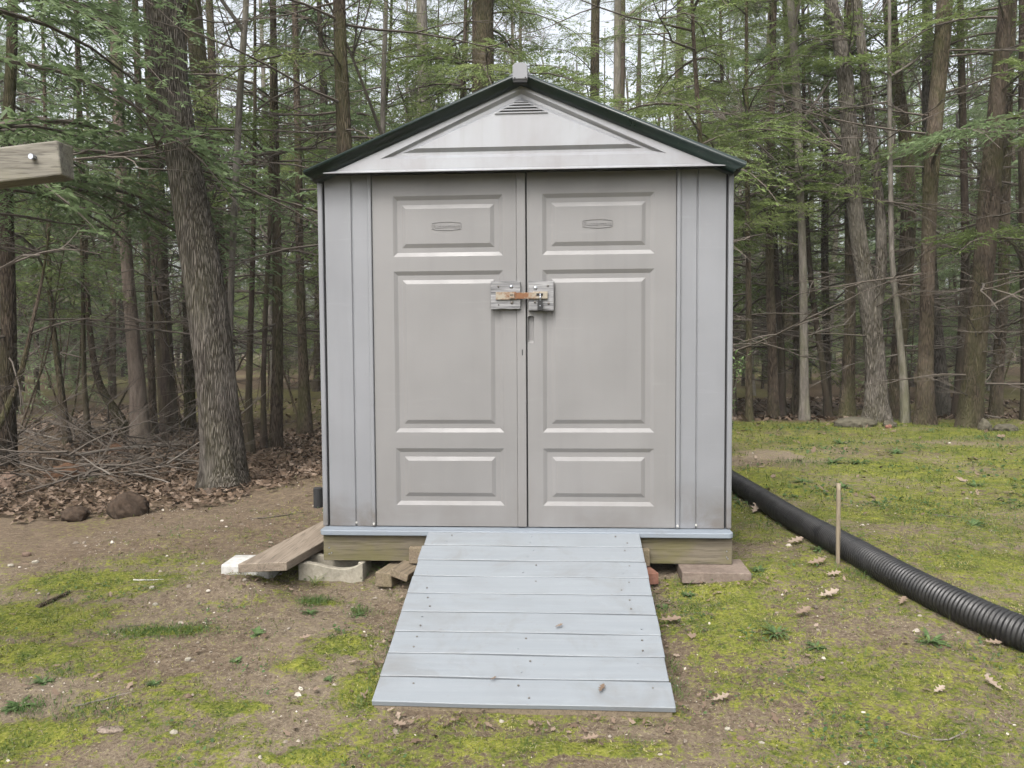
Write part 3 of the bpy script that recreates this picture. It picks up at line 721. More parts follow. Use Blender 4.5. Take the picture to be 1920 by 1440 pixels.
# ------------------------------------------------------------------ swing beam at the upper left
sb = thing('swing_frame', (-1.9, -1.55, -.3), 'sun bleached timber swing frame beam with a bolt, cut by the left photo edge', 'swing frame')
Yb = -1.62
p0 = at(107, 262, Yb); p1 = at(107, 328, Yb)
q0 = at(0, 277, Yb-.0); hb = p0[2]-p1[2]
dx = .92; dirx = np.array([-1, -.05, 0.0]); dirx /= np.linalg.norm(dirx)
T = p0; Lb = 1.5; zdrop = (q0[2]-p0[2])/(p0[0]-q0[0])
b = MB(); v = []
for s in (0, Lb):
    base = T+dirx*s+np.array([0, 0, zdrop*s])
    for yy, zz in ((0, 0), (.085, 0), (.085, -hb), (0, -hb)):
        e = np.array([.0, yy, zz])
        v.append(base+e+(np.array([.012 if (yy == 0 and zz < 0) else 0, 0, 0]) if s == 0 else 0))
b.add(v, [(0, 1, 2, 3), (7, 6, 5, 4), (0, 4, 5, 1), (1, 5, 6, 2), (2, 6, 7, 3), (3, 7, 4, 0)])
be = b.build('beam', MT['swing'], sb, bevel=.006, seg=2)
bc = at(66, 296, Yb); b = MB(); b.tube([bc+np.array([0, .01, 0]), bc+np.array([0, -.022, 0])], .0085, 12); b.tube([bc+np.array([0, .004, 0]), bc+np.array([0, -.003, 0])], .015, 14)
b.build('bolt', MT['steel'], be, smooth=False)
for k, yo in enumerate((-.5, .6)):
    xx = T[0]-1.05; b = MB(); tp = np.array([xx, Yb+.04, T[2]-.03]); ft = np.array([xx-.05, Yb+.04+yo, G(xx-.05, Yb+yo)-.03])
    b.tube([ft, tp], .055, 4); b.build('leg', MT['swing'], sb, bevel=.004)

# plank now (kept with the blocks it lies on)
tag(PLANK.build('wooden_plank', MT['plank'], origin=(-1.2, .3, -.156), bevel=.003), 'weathered brown plank lying beside the shed across the white block', 'plank')

# ------------------------------------------------------------------ foliage prefabs
def bough(L, rng, dens=1.0, leaf=.056, wid=.0125):
    """flat drooping hemlock bough along +x; returns leaf quads (n,4,3), tones, wood polylines"""
    Q = []; T = []; W = []
    ph = rng.uniform(0, 6)
    def ax(s):
        return np.stack([s, .07*L*np.sin(s/L*3+ph)*s/L, .10*L*np.sin(s/L*pi*.9)-.28*L*(s/L)**2.2], -1)
    ss = np.linspace(0, L, 7); W.append((ax(ss), np.linspace(.010+.004*L, .002, 7)))
    s = .12*L; side = 1; base = rng.uniform(.0, .5)
    while s < L:
        side = -side; l = (.50*L*(1-s/L)**.65*sstep(0, .35, s/L)+.10)*rng.uniform(.6, 1.15)
        p = ax(np.array([s]))[0]; a = side*radians(rng.uniform(42, 68))
        d = np.array([cos(a), sin(a), rng.uniform(-.12, .10)]); 
        nn = max(3, int(l/.024*dens))
        u = np.linspace(.08, 1, nn)[:, None]*l
        c = p+d*u+np.array([0, 0, -.22])*(u**2)/max(l, .2)
        if l > .16: W.append((np.array([p, c[len(c)//2], c[-1]]), np.array([.0035, .0022, .001])))
        perp = np.array([-d[1], d[0], 0])*1.0
        for sd_ in (1, -1):
            ll = leaf*rng.uniform(.5, 1.5, (nn, 1))*(1.15-.55*(u/l))*(1+.5*(l > .4))
            dd = d*.62+perp*sd_*.78+rng.normal(0, .24, (nn, 3)); dd /= np.linalg.norm(dd, axis=1)[:, None]
            up = np.array([0, 0, 1.])+rng.normal(0, .5, (nn, 3)); wv = np.cross(dd, up); wv /= np.linalg.norm(wv, axis=1)[:, None]
            wv = wv*wid*rng.uniform(.7, 1.3, (nn, 1))
            b0 = c; e = c+dd*ll+np.array([0, 0, -1])*ll*.18; mid = c+dd*ll*.5
            Q.append(np.stack([b0-wv*.35, mid-wv*.6, e, mid+wv*.6], 1))
            T.append(np.clip(base+rng.uniform(0, .45, nn)+.12*(u[:, 0]/l), 0, 1))
        s += rng.uniform(.036, .075)/dens
    return np.concatenate(Q), np.concatenate(T), W
def xf(P, yaw, pitch, t, roll=0):
    R = (Matrix.Rotation(yaw, 3, 'Z') @ Matrix.Rotation(-pitch, 3, 'Y') @ Matrix.Rotation(roll, 3, 'X'))
    return P @ np.array(R).T + np.asarray(t)
BR = [bough(L, np.random.default_rng(100+i), d) for i, (L, d) in enumerate([(1.0, 1.0), (1.3, 1.0), (1.6, 1.0), (1.9, .9), (1.2, 1.2), (1.5, 1.1), (2.2, .85), (.7, 1.2)])]
BL = [1.0, 1.3, 1.6, 1.9, 1.2, 1.5, 2.2, .7]

def crown(axis_fn, z0, z1, n, rad, rng, name, mat='hem', gap=0.0, sect=None, dead=(0.8, 3.0, 10), shape='hem', woodm='twig'):
    """foliage + limb meshes around a trunk axis; axis_fn(z)->(x,y)"""
    Q = []; T = []; W = MB()
    for k in range(n):
        z = z0+(z1-z0)*rng.uniform(0, 1)**.85; t = (z-z0)/(z1-z0)
        r = rad*(1-.65*t)*rng.uniform(.6, 1.15)
        i = int(rng.integers(0, len(BR))); sc2 = r/BL[i]; sc2 = min(sc2, 1.9)
        yaw = rng.uniform(0, 2*pi) if sect is None else radians(rng.uniform(*sect))
        x, y = axis_fn(z); pitch = radians(rng.uniform(-18, 22))
        q, tn, ww = BR[i]
        P = xf(q.reshape(-1, 3)*sc2, yaw, pitch, (x, y, z), rng.uniform(-.25, .25)).reshape(-1, 4, 3)
        keep = rng.random(len(P)) > gap
        Q.append(P[keep]); T.append(np.clip(tn[keep]*.8+rng.uniform(0, .2), 0, 1))
        for j, (w_, rad_) in enumerate(ww):
            if j == 0: W.tube(xf(w_*sc2, yaw, pitch, (x, y, z)), rad_*sc2, 4, False)
            elif j % 2 == 0: W.tube(xf(w_*sc2, yaw, pitch, (x, y, z)), rad_*sc2, 3, False)
    for k in range(dead[2]):
        z = rng.uniform(dead[0], dead[1]); x, y = axis_fn(z); a = rng.uniform(0, 2*pi); L = rng.uniform(.5, 2.2); el = rng.uniform(-.25, .35)
        twig(W, np.array([x, y, z]), a, el, L, .006+.005*L, rng, 2)
    return Q, T, W
def twig(W, p, a, el, L, r, rng, depth):
    n = 6; pts = [p]; d = np.array([cos(a)*cos(el), sin(a)*cos(el), sin(el)])
    for k in range(n-1):
        d = d+rng.normal(0, .10, 3)+np.array([0, 0, -.015]); d /= np.linalg.norm(d); pts.append(pts[-1]+d*L/(n-1))
    W.tube(pts, np.linspace(r, r*.25, n), 4 if r > .006 else 3, False)
    if depth > 0:
        for k in range(int(rng.integers(3, 6))):
            i = int(rng.integers(1, n-1)); aa = math.atan2(d[1], d[0])+rng.choice([-1, 1])*rng.uniform(.5, 1.1)
            twig(W, pts[i], aa, el+rng.uniform(-.25, .3), L*rng.uniform(.3, .55), r*.5, rng, depth-1)
def bare_crown(axis_fn, z0, z1, n, rng, W, L0=2.2):
    def rec(p, d, L, r, dep):
        m = 5; pts = [p]
        for k in range(m-1):
            d = d+rng.normal(0, .11, 3)+np.array([0, 0, .05]); d /= np.linalg.norm(d); pts.append(pts[-1]+d*L/(m-1))
        W.tube(pts, np.linspace(r, r*.45, m), 4 if r > .01 else 3, False)
        if dep:
            for k in range(4 if dep > 1 else 5):
                i = int(rng.integers(1, m)); dd = d+rng.normal(0, .5, 3); dd /= np.linalg.norm(dd); rec(pts[i], dd, L*rng.uniform(.4, .65), r*.5, dep-1)
    for k in range(n):
        z = rng.uniform(z0, z1); x, y = axis_fn(z); a = rng.uniform(0, 2*pi); e = rng.uniform(.3, 1.0)
        rec(np.array([x, y, z]), np.array([cos(a)*cos(e), sin(a)*cos(e), sin(e)]), L0*rng.uniform(.5, 1.1)*(1-.4*(z-z0)/(z1-z0)), .022, 3 if k % 2 else 2)

def trunk_mesh(pts, rads, seg, rng, flare=True, rough=.06):
    """pts go up from the ground; returns MB"""
    P = catmull(np.asarray(pts, float), .35); 
    s = np.linspace(0, 1, len(pts)); sp = []
    cum = np.concatenate([[0], np.cumsum(np.linalg.norm(np.diff(np.asarray(pts), axis=0), axis=1))])
    cp = np.concatenate([[0], np.cumsum(np.linalg.norm(np.diff(P, axis=0), axis=1))])
    R = np.interp(cp, cum, rads)
    t = np.gradient(P, axis=0); t /= np.linalg.norm(t, axis=1)[:, None]
    a = np.cross(t, np.array([0, 1., 0])); a /= np.linalg.norm(a, axis=1)[:, None]; b = np.cross(t, a)
    th = np.arange(seg)*2*pi/seg; ph = rng.uniform(0, 6, 3)
    n = len(P)
    prof = np.ones((n, seg))
    for k_, am in ((2, .05), (3, .04), (5, .03)): prof += am*np.sin(k_*th[None]+ph[0]*k_+cp[:, None]*.5)
    prof += rough*(vnoise(cp[:, None]*3+ph[1], np.broadcast_to(th*2.2, (n, seg)), 3)-.5)
    if flare: prof += np.exp(-cp/.22)[:, None]*(.16+.36*np.maximum(0, np.sin(3*th+ph[2]))[None]+.18*np.maximum(0, np.sin(5*th+ph[1]))[None])
    v = P[:, None]+(R[:, None]*prof)[:, :, None]*(a[:, None]*np.cos(th)[None, :, None]+b[:, None]*np.sin(th)[None, :, None])
    f = [(i*seg+k, (i+1)*seg+k, (i+1)*seg+(k+1) % seg, i*seg+(k+1) % seg) for i in range(n-1) for k in range(seg)]
    m = MB(); m.add(v.reshape(-1, 3), f); return m
def leafmesh(name, Q, T, mat):
    return fastmesh(name, np.concatenate(Q).reshape(-1, 3), 4, MT[mat], np.concatenate(T))

# ------------------------------------------------------------------ hero trees: (photo x, photo y, width) from the base up, depth y
def hero(name, label, cat, Yd, path, bark, rng_seed, crown_kw=None, bare=0, dead=8, top=13, group=None, seg=14, fork=None, deadz=(.8, 4.5), nostem=False):
    rng = np.random.default_rng(rng_seed)
    pts = [at(x, y, Yd) for x, y, w_ in path]; rad = [wpx(w_, Yd)/2 for x, y, w_ in path]
    bx, by = pts[0][0], pts[0][1]; gz = G(bx, by)
    if pts[0][2] > gz+.02:                     # run on down to the ground
        pts = [np.array([pts[0][0]-(pts[1][0]-pts[0][0])*.15, by, gz-.08])]+pts; rad = [rad[0]*1.08]+rad
    else: pts[0][2] = min(pts[0][2], gz-.06)
    d = pts[-1]-pts[-2]; d = d/np.linalg.norm(d); d = d*np.array([.6, .6, 1]); d /= np.linalg.norm(d)
    z = pts[-1][2]
    if z < top:
        k = (top-z)/d[2]; pts += [pts[-1]+d*k*.5, pts[-1]+d*k]; rad += [rad[-1]*.75, rad[-1]*.35]
    P = np.array(pts)
    fn = lambda z: (np.interp(z, P[:, 2], P[:, 0]), np.interp(z, P[:, 2], P[:, 1]))
    root = thing(name, (pts[0][0], pts[0][1], gz), label, cat, group)
    tm = trunk_mesh(pts, rad, seg, rng)
    if fork:
        fy, fpath = fork
        fp = [at(x, y, Yd-.02) for x, y, w_ in fpath]; fr = [wpx(w_, Yd)/2 for x, y, w_ in fpath]
        dd = fp[-1]-fp[-2]; dd /= np.linalg.norm(dd); fp += [fp[-1]+dd*2.5, fp[-1]+dd*5]; fr += [fr[-1]*.8, fr[-1]*.4]
        m2 = trunk_mesh(fp, fr, 10, rng, flare=False); tm.add(np.concatenate(m2.v), m2.f)
    tm.build('trunk', MT[bark], root, smooth=True)
    W = MB(); Q = T = None
    if crown_kw:
        kw = dict(z0=2.0, z1=min(top, 7.5), n=26, rad=2.0, mat='hem'); kw.update(crown_kw); kw['n'] = int(kw['n']*.8); mat = kw.pop('mat')
        Q, T, W = crown(fn, kw['z0'], kw['z1'], kw['n'], kw['rad'], rng, '', gap=kw.get('gap', .15), sect=kw.get('sect'), dead=(deadz[0], deadz[1], dead))
        me_ = leafmesh('foliage', [q-np.array(root.location) for q in Q], T, mat); mobj('foliage', me_, root)
    else:
        for k in range(dead):
            z = rng.uniform(*deadz); x, y = fn(z); twig(W, np.array([x, y, z]), rng.uniform(0, 2*pi), rng.uniform(-.2, .5), rng.uniform(.4, 1.8), .011, rng, 2)
    if bare: bare_crown(fn, max(3.0, z*.0+3.0), top, bare, rng, W)
    if W.n: W.build('branches', MT['twigl'] if bare and bark in ('barkgrey', 'barkpale') else MT['twig'], root)
    return root

H = hero
H('oak_tree', 'thick furrowed oak trunk leaning left beside the shed, largest on the left', 'tree', 2.35,
  [(424, 918, 80), (420, 880, 76), (408, 760, 71), (393, 620, 70), (373, 480, 68), (352, 360, 60), (337, 260, 56), (322, 160, 56), (312, 60, 60), (306, -20, 66)], 'barkoak', 1, bare=6, dead=0, seg=40, top=9,
  fork=(0, [(326, 90, 26), (333, 40, 26), (345, -30, 24)]))
H('dead_tree', 'pale barkless dead trunk with a dark split, standing left of the oak', 'tree', 5.6,
  [(263, 822, 36), (258, 730, 32), (250, 640, 27), (240, 520, 23), (232, 400, 21), (226, 300, 20), (221, 180, 18), (215, 60, 18), (212, -20, 16)], 'barkpale', 2, dead=4, top=10)
H('hemlock_tree', 'dark straight hemlock trunk behind the pale dead trunk, left of the oak', 'tree', 6.6,
  [(328, 838, 48), (318, 780, 36), (308, 660, 30), (300, 520, 30), (295, 400, 30), (290, 260, 28), (285, 120, 26), (280, -10, 24)], 'barkdark', 3, dict(n=26, rad=2.4, z0=2.4, mat='hemb'), dead=10)
H('hemlock_tree', 'reddish brown trunk pressed close to the left side of the oak', 'tree', 7.0,
  [(357, 835, 22), (355, 700, 19), (352, 560, 19), (348, 400, 18), (345, 200, 16), (342, 0, 14)], 'barkhem', 4, dict(n=14, rad=1.8, z0=2.8), dead=8)
H('hemlock_tree', 'slim olive trunk between the dead trunk and the dark hemlock', 'tree', 6.2,
  [(290, 835, 17), (286, 760, 15), (280, 600, 14), (272, 430, 13), (262, 250, 12), (255, 60, 11)], 'barkhem', 5, None, dead=10)
H('hemlock_tree', 'mossy hemlock trunk at the left photo edge behind the brush pile', 'tree', 3.6,
  [(8, 900, 40), (12, 780, 30), (16, 640, 27), (14, 480, 25), (12, 330, 22), (20, 150, 20), (24, -10, 18)], 'barkhem', 6, dict(n=30, rad=2.2, z0=1.7, mat='hemb'), dead=14, deadz=(.3, 3.5))
H('hemlock_tree', 'thin sapling curving left at the edge of the woods, by the left photo edge', 'tree', 3.4,
  [(-30, 850, 16), (10, 775, 12), (42, 690, 10), (62, 600, 7), (80, 520, 5), (96, 400, 4)], 'barkhem', 7, None, dead=5, top=3.2, deadz=(.5, 2))
H('maple_tree', 'smooth grey young trunk rising just right of the oak', 'tree', 3.6,
  [(432, 800, 14), (431, 640, 12), (436, 480, 12), (443, 330, 12), (450, 180, 12), (458, 60, 11), (462, -10, 10)], 'barkgrey', 8, None, bare=4, dead=3, top=8)
H('hemlock_tree', 'thin dark sapling with many bare side branches, second trunk right of the oak', 'tree', 4.6,
  [(466, 838, 20), (466, 740, 13), (470, 600, 11), (474, 480, 9), (476, 340, 7), (478, 200, 6)], 'barkdark', 9, dict(n=12, rad=1.3, z0=1.6, z1=5.5), dead=18, top=6)
H('hemlock_tree', 'olive brown hemlock trunk midway between the oak and the shed', 'tree', 5.0,
  [(515, 870, 28), (518, 800, 24), (521, 650, 20), (520, 480, 17), (517, 300, 14), (514, 120, 12)], 'barkhem', 10, dict(n=18, rad=1.6, z0=2.0), dead=14)
H('hemlock_tree', 'thin straight trunk just left of the olive brown one midway to the shed', 'tree', 4.9,
  [(494, 860, 12), (494, 700, 9), (499, 560, 9), (505, 440, 8), (508, 300, 7)], 'barkdark', 11, None, dead=10, top=6)
H('hemlock_tree', 'brown hemlock trunk nearest to the left wall of the shed', 'tree', 6.4,
  [(572, 800, 28), (569, 700, 20), (565, 600, 17), (562, 480, 16), (560, 330, 14), (556, 150, 12)], 'barkhem', 12, dict(n=20, rad=1.8, z0=2.0), dead=16)
H('hemlock_tree', 'dark leaning young trunk left of the dead tree, bent towards it', 'tree', 6.0,
  [(232, 800, 22), (215, 770, 18), (196, 740, 15), (180, 700, 13), (168, 620, 11), (160, 500, 10), (155, 350, 9)], 'barkhem', 13, dict(n=12, rad=1.5, z0=2.0, z1=6), dead=10, top=7)
H('hemlock_tree', 'slender upright sapling left of the leaning young trunk', 'tree', 5.2,
  [(165, 815, 13), (158, 720, 9), (156, 600, 8), (154, 480, 7), (150, 330, 6)], 'barkdark', 14, dict(n=14, rad=1.4, z0=1.4, z1=6), dead=12, top=6.5)
H('hemlock_tree', 'slightly slanting thin trunk fourth from the left photo edge', 'tree', 5.6,
  [(125, 815, 15), (116, 740, 12), (104, 650, 11), (94, 560, 9), (90, 400, 8)], 'barkhem', 15, dict(n=12, rad=1.5, z0=1.4, z1=6), dead=12, top=7)
H('hemlock_tree', 'tall hemlock with whorled limbs rising behind the left roof slope', 'tree', 3.6,
  [(650, 640, 32), (648, 400, 29), (645, 260, 27), (640, 130, 24), (637, 30, 23), (636, -20, 22)], 'barkhem', 16, dict(n=10, rad=2.0, z0=2.6, mat='hem', gap=.3), dead=26, top=9, deadz=(1.8, 4.6), seg=20)
H('hemlock_tree', 'large dark hemlock rising behind the shed just left of the ridge cap', 'tree', 7.5,
  [(905, 500, 44), (905, 120, 40), (905, 0, 38)], 'barkhem', 17, dict(n=44, rad=2.8, z0=3.0, mat='hem'), dead=14, top=13)
H('maple_tree', 'pale grey trunk behind the left roof slope, between the two hemlocks', 'tree', 9.5,
  [(793, 500, 24), (793, 150, 20), (790, 0, 19)], 'barkgrey', 18, None, bare=7, dead=6, top=13)
H('maple_tree', 'very thin bare pole of a tree beyond the left roof slope', 'tree', 5.0,
  [(716, 500, 11), (718, 200, 9), (722, 60, 8), (724, -20, 7)], 'barkgrey', 19, None, bare=3, dead=4, top=8)
H('hemlock_tree', 'straight greyish trunk behind the right roof slope with a broken orange scar', 'tree', 9.0,
  [(1113, 500, 20), (1115, 190, 17), (1116, 60, 16), (1117, -10, 15)], 'barkhem', 20, dict(n=20, rad=2.0, z0=3.6), dead=10)
H('birch_tree', 'pale straight trunk behind the right roof slope, right of the scarred one', 'tree', 9.2,
  [(1157, 500, 17), (1157, 190, 14), (1158, 60, 13), (1158, -10, 12)], 'barkgrey', 21, None, bare=5, dead=6)
# right-hand side of the photograph
H('maple_tree', 'thin pale grey trunk with a kink, nearest tall trunk right of the roof', 'tree', 6.6,
  [(1508, 790, 17), (1507, 640, 16), (1505, 480, 15), (1499, 330, 14), (1496, 205, 15), (1490, 110, 14), (1485, 40, 13), (1482, -10, 13)], 'barkgrey', 22, None, bare=7, dead=5, top=9)
H('hemlock_tree', 'brown hemlock trunk in the row right of the shed, first thick one', 'tree', 7.2,
  [(1450, 795, 19), (1449, 700, 17), (1446, 600, 16), (1443, 500, 15), (1445, 300, 13), (1450, 100, 10)], 'barkhem', 23, dict(n=34, rad=2.2, z0=2.1, mat='hem'), dead=14)
H('hemlock_tree', 'double stemmed slim hemlock close to the right wall of the shed', 'tree', 8.0,
  [(1462, 790, 20), (1466, 700, 14), (1462, 600, 12), (1455, 500, 11), (1450, 300, 9)], 'barkdark', 24, dict(n=22, rad=2.2, z0=2.0, mat='hemb'), dead=14)
H('hemlock_tree', 'leaning thin dark stem right of the kinked pale trunk', 'tree', 7.6,
  [(1556, 790, 13), (1545, 700, 11), (1530, 600, 10), (1520, 520, 9), (1512, 400, 8), (1508, 250, 7)], 'barkdark', 25, dict(n=16, rad=1.8, z0=2.4, z1=8, mat='hem'), dead=12, top=9)
H('hemlock_tree', 'dark brown hemlock trunk with flared foot, left of the forked rough one', 'tree', 6.9,
  [(1588, 790, 29), (1590, 740, 23), (1594, 620, 20), (1594, 480, 17), (1592, 330, 16), (1588, 150, 14), (1590, -10, 12)], 'barkhem', 26, dict(n=26, rad=2.0, z0=2.6, mat='hem'), dead=16, seg=18)
H('maple_tree', 'rough flaky forked trunk leaning left, right of the flared brown trunk', 'tree', 6.3,
  [(1642, 793, 38), (1642, 700, 33), (1634, 600, 34), (1618, 500, 28), (1604, 400, 27), (1595, 280, 29), (1586, 150, 28), (1572, 60, 24), (1556, -10, 22)], 'barkoak', 27, None, bare=3, dead=6, seg=22, top=8,
  fork=(0, [(1638, 600, 24), (1650, 520, 22), (1652, 430, 19), (1640, 300, 17), (1612, 60, 18), (1602, -20, 16)]))
H('birch_tree', 'thin curved light stem crossing in front of the forked rough trunk', 'tree', 6.1,
  [(1698, 790, 16), (1695, 720, 15), (1688, 640, 12), (1680, 560, 11), (1672, 480, 10), (1670, 350, 9), (1668, 200, 8)], 'barkgrey', 28, None, bare=2, dead=4, top=6)
H('hemlock_tree', 'broad pale brown trunk curving up behind the thin light stem', 'tree', 7.0,
  [(1684, 795, 26), (1682, 700, 24), (1694, 560, 25), (1704, 420, 25), (1702, 300, 21), (1690, 200, 19), (1676, 100, 22), (1668, -10, 23)], 'barkhem', 29, dict(n=16, rad=2.0, z0=2.8, mat='hem'), dead=10, seg=18)
H('hemlock_tree', 'tall straight brown trunk, second large one from the right photo edge', 'tree', 5.9,
  [(1733, 792, 31), (1735, 700, 26), (1738, 560, 23), (1741, 420, 24), (1747, 300, 26), (1757, 180, 27), (1766, 80, 28), (1772, -10, 27)], 'barkhem', 30, dict(n=12, rad=2.2, z0=2.2, mat='hemb', gap=.1), dead=14, seg=22)
H('oak_tree', 'furrowed grey trunk hidden between the two large brown trunks on the right', 'tree', 7.4,
  [(1768, 795, 32), (1762, 700, 28), (1752, 600, 26), (1744, 500, 24), (1740, 300, 20)], 'barkoak', 31, None, bare=3, dead=5, top=10, seg=18)
H('maple_tree', 'slim dark trunk left of the thick right hand hemlock', 'tree', 6.7,
  [(1796, 792, 16), (1802, 650, 13), (1810, 500, 14), (1808, 350, 12), (1804, 180, 12), (1800, 0, 11)], 'barkdark', 32, None, bare=4, dead=10, top=9)
H('hemlock_tree', 'thickest hemlock trunk on the right with dead branch stubs at the lawn edge', 'tree', 5.6,
  [(1818, 796, 42), (1822, 740, 39), (1832, 620, 37), (1845, 500, 36), (1855, 380, 37), (1865, 260, 30), (1876, 120, 24), (1888, -10, 21)], 'barkhem', 33, dict(n=26, rad=2.4, z0=2.2, mat='hem', gap=.05), dead=26, seg=26, deadz=(.2, 4))
H('hemlock_tree', 'greyish trunk just behind the thickest right hand hemlock', 'tree', 7.6,
  [(1866, 790, 22), (1870, 700, 20), (1880, 560, 18), (1884, 400, 17), (1890, 200, 14), (1900, 0, 12)], 'barkhem', 34, dict(n=24, rad=2.2, z0=2.2, mat='hemb'), dead=12)
H('hemlock_tree', 'dark trunk at the right photo edge beyond the thickest hemlock', 'tree', 6.4,
  [(1930, 790, 26), (1926, 600, 22), (1922, 400, 20), (1920, 200, 18)], 'barkdark', 35, dict(n=26, rad=2.4, z0=1.7, mat='hem'), dead=14)
H('hemlock_tree', 'thin straight trunk between the kinked pale trunk and the flared brown one', 'tree', 8.8,
  [(1552, 785, 14), (1550, 640, 13), (1546, 480, 13), (1548, 250, 11), (1550, 0, 9)], 'barkhem', 36, dict(n=28, rad=2.4, z0=2.6, mat='hem'), dead=12)
H('hemlock_tree', 'young bushy hemlock leaning over the right eave of the shed', 'tree', 5.0,
  [(1330, 700, 14), (1322, 450, 12), (1312, 250, 9), (1300, 60, 7)], 'barkhem', 37, dict(n=40, rad=1.6, z0=2.0, z1=6.5, mat='hem'), dead=10, top=6.8)
H('hemlock_tree', 'young hemlock with dense low sprays beside the right wall of the shed', 'tree', 6.4,
  [(1405, 790, 13), (1404, 600, 11), (1402, 400, 9), (1400, 200, 7)], 'barkhem', 38, dict(n=40, rad=1.9, z0=1.8, z1=7.0, mat='hem'), dead=16, top=7.5)
# the long boughs reaching over the oak on the left come from a hemlock standing by the frame's edge
H('hemlock_tree', 'hemlock whose long green boughs reach across the oak trunk from the left', 'tree', 1.7,
  [(-120, 900, 44), (-115, 500, 38), (-108, 100, 32)], 'barkhem', 39, dict(n=34, rad=3.0, z0=2.1, z1=6, mat='hemb', sect=(-25, 95)), dead=10, top=7, deadz=(1, 2.4))

# ------------------------------------------------------------------ background trees: prefabs copied
def prefab(seed, kind):
    rng = np.random.default_rng(seed)
    h = {'hem': rng.uniform(10, 14), 'bare': rng.uniform(12, 16), 'sap': rng.uniform(3.5, 5.5), 'mid': rng.uniform(7, 9)}[kind]
    r = {'hem': rng.uniform(.10, .19), 'bare': rng.uniform(.06, .13), 'sap': .03, 'mid': .055}[kind]
    lean = rng.normal(0, .22, 2); zz = np.array([-.15, .5, h*.25, h*.5, h*.75, h])
    pts = np.stack([lean[0]*(zz/h)**1.4*h*.18+rng.normal(0, .03, 6), lean[1]*(zz/h)*h*.12+rng.normal(0, .03, 6), zz], -1); pts[0, :2] = pts[1, :2] = 0
    rad = r*np.array([1.15, 1, .86, .7, .45, .12])
    fn = lambda z: (np.interp(z, pts[:, 2], pts[:, 0]), np.interp(z, pts[:, 2], pts[:, 1]))
    nm = {'hem': 'hemlock_tree', 'bare': 'maple_tree', 'sap': 'hemlock_sapling', 'mid': 'hemlock_tree'}[kind]
    root = thing(nm, (0, 0, 0), '', 'tree')
    trunk_mesh(pts, rad, 9, rng).build('trunk', MT[{'hem': ['barkhem', 'barkdark'][seed % 2], 'bare': ['barkgrey', 'barkhem'][seed % 2], 'sap': 'barkhem', 'mid': 'barkdark'}[kind]], root, smooth=True)
    if kind == 'hem': Q, T, W = crown(fn, rng.uniform(1.3, 3.0), h, 38, rng.uniform(1.6, 2.5), rng, '', dead=(.6, 4.5, 28), gap=.24)
    elif kind == 'mid': Q, T, W = crown(fn, .9, h, 62, 2.4, rng, '', dead=(.5, 2.0, 10), gap=.24)
    elif kind == 'sap': Q, T, W = crown(fn, .5, h, 30, 1.25, rng, '', dead=(.3, 1.5, 8))
    else:
        Q = None; W = MB(); bare_crown(fn, 3.0, h, 12, rng, W, 2.6)
        for k in range(8):
            z = rng.uniform(1.0, 4); x, y = fn(z); twig(W, np.array([x, y, z]), rng.uniform(0, 2*pi), .3, rng.uniform(.5, 1.5), .01, rng, 2)
    if Q is not None: mobj('foliage', leafmesh('foliage', Q, T, 'hem' if seed % 3 else 'hemb'), root)
    W.build('branches', MT['twig'] if kind != 'bare' else MT['twigl'], root)
    return root
def copy_tree(o):
    c = o.copy(); sc.collection.objects.link(c)
    for ch in list(o.children):
        d = ch.copy(); sc.collection.objects.link(d); d.parent = c
    return c
PF = [(prefab(200+i, k), k) for i, k in enumerate(['hem']*4+['bare']*4+['sap']*2+['mid']*4)]
HL = [(8, 'left edge hemlock trunk'), (120, 'slanting thin trunk'), (200, 'leaning young trunk'), (250, 'pale dead trunk'), (310, 'dark straight hemlock'), (400, 'thick oak'), (470, 'dark branched sapling'), (518, 'olive brown trunk'), (565, 'trunk by the left shed wall'), (640, 'whorled hemlock over the left roof'), (716, 'thin pole over the left roof'), (793, 'pale trunk over the left roof'), (905, 'large hemlock near the ridge cap'), (985, 'ridge cap'), (1113, 'scarred trunk over the right roof'), (1157, 'pale trunk over right roof'), (1310, 'hemlock over the right eave'), (1404, 'dense hemlock by the right wall'), (1450, 'first brown trunk of the right row'), (1500, 'kinked pale trunk'), (1548, 'thin straight brown trunk'), (1592, 'flared brown trunk'), (1620, 'forked rough trunk'), (1690, 'broad pale brown trunk'), (1740, 'second large trunk from the right'), (1805, 'slim dark trunk on the right'), (1850, 'thickest right hand hemlock'), (1925, 'dark trunk at the right edge')]
used = set()
rng = np.random.default_rng(77)
fan = []
tries = 0
while len(fan) < 150 and tries < 20000:
    tries += 1
    yd = 7.5+(rng.random()**.75)*27                   # world y
    half = (yd-CP[1])*.72+1.0
    x = CP[0]-.06*(yd-CP[1])+rng.uniform(-half, half)
    if x > -1 and yd < 9.5: continue
    dmin = .75 if yd < 16 else 1.1
    if any((x-a)**2+(yd-b_)**2 < dmin**2 for a, b_ in fan): continue
    fan.append((x, yd))
for k in range(26):                               # the wood goes on beyond both sides of the frame
    sgn = -1 if k % 3 else 1; yd = rng.uniform(3.5, 22); x = CP[0]-.06*(yd-CP[1])+sgn*((yd-CP[1])*.72+rng.uniform(1, 9))
    if all((x-a)**2+(yd-b_)**2 > 1.2 for a, b_ in fan): fan.append((x, yd))
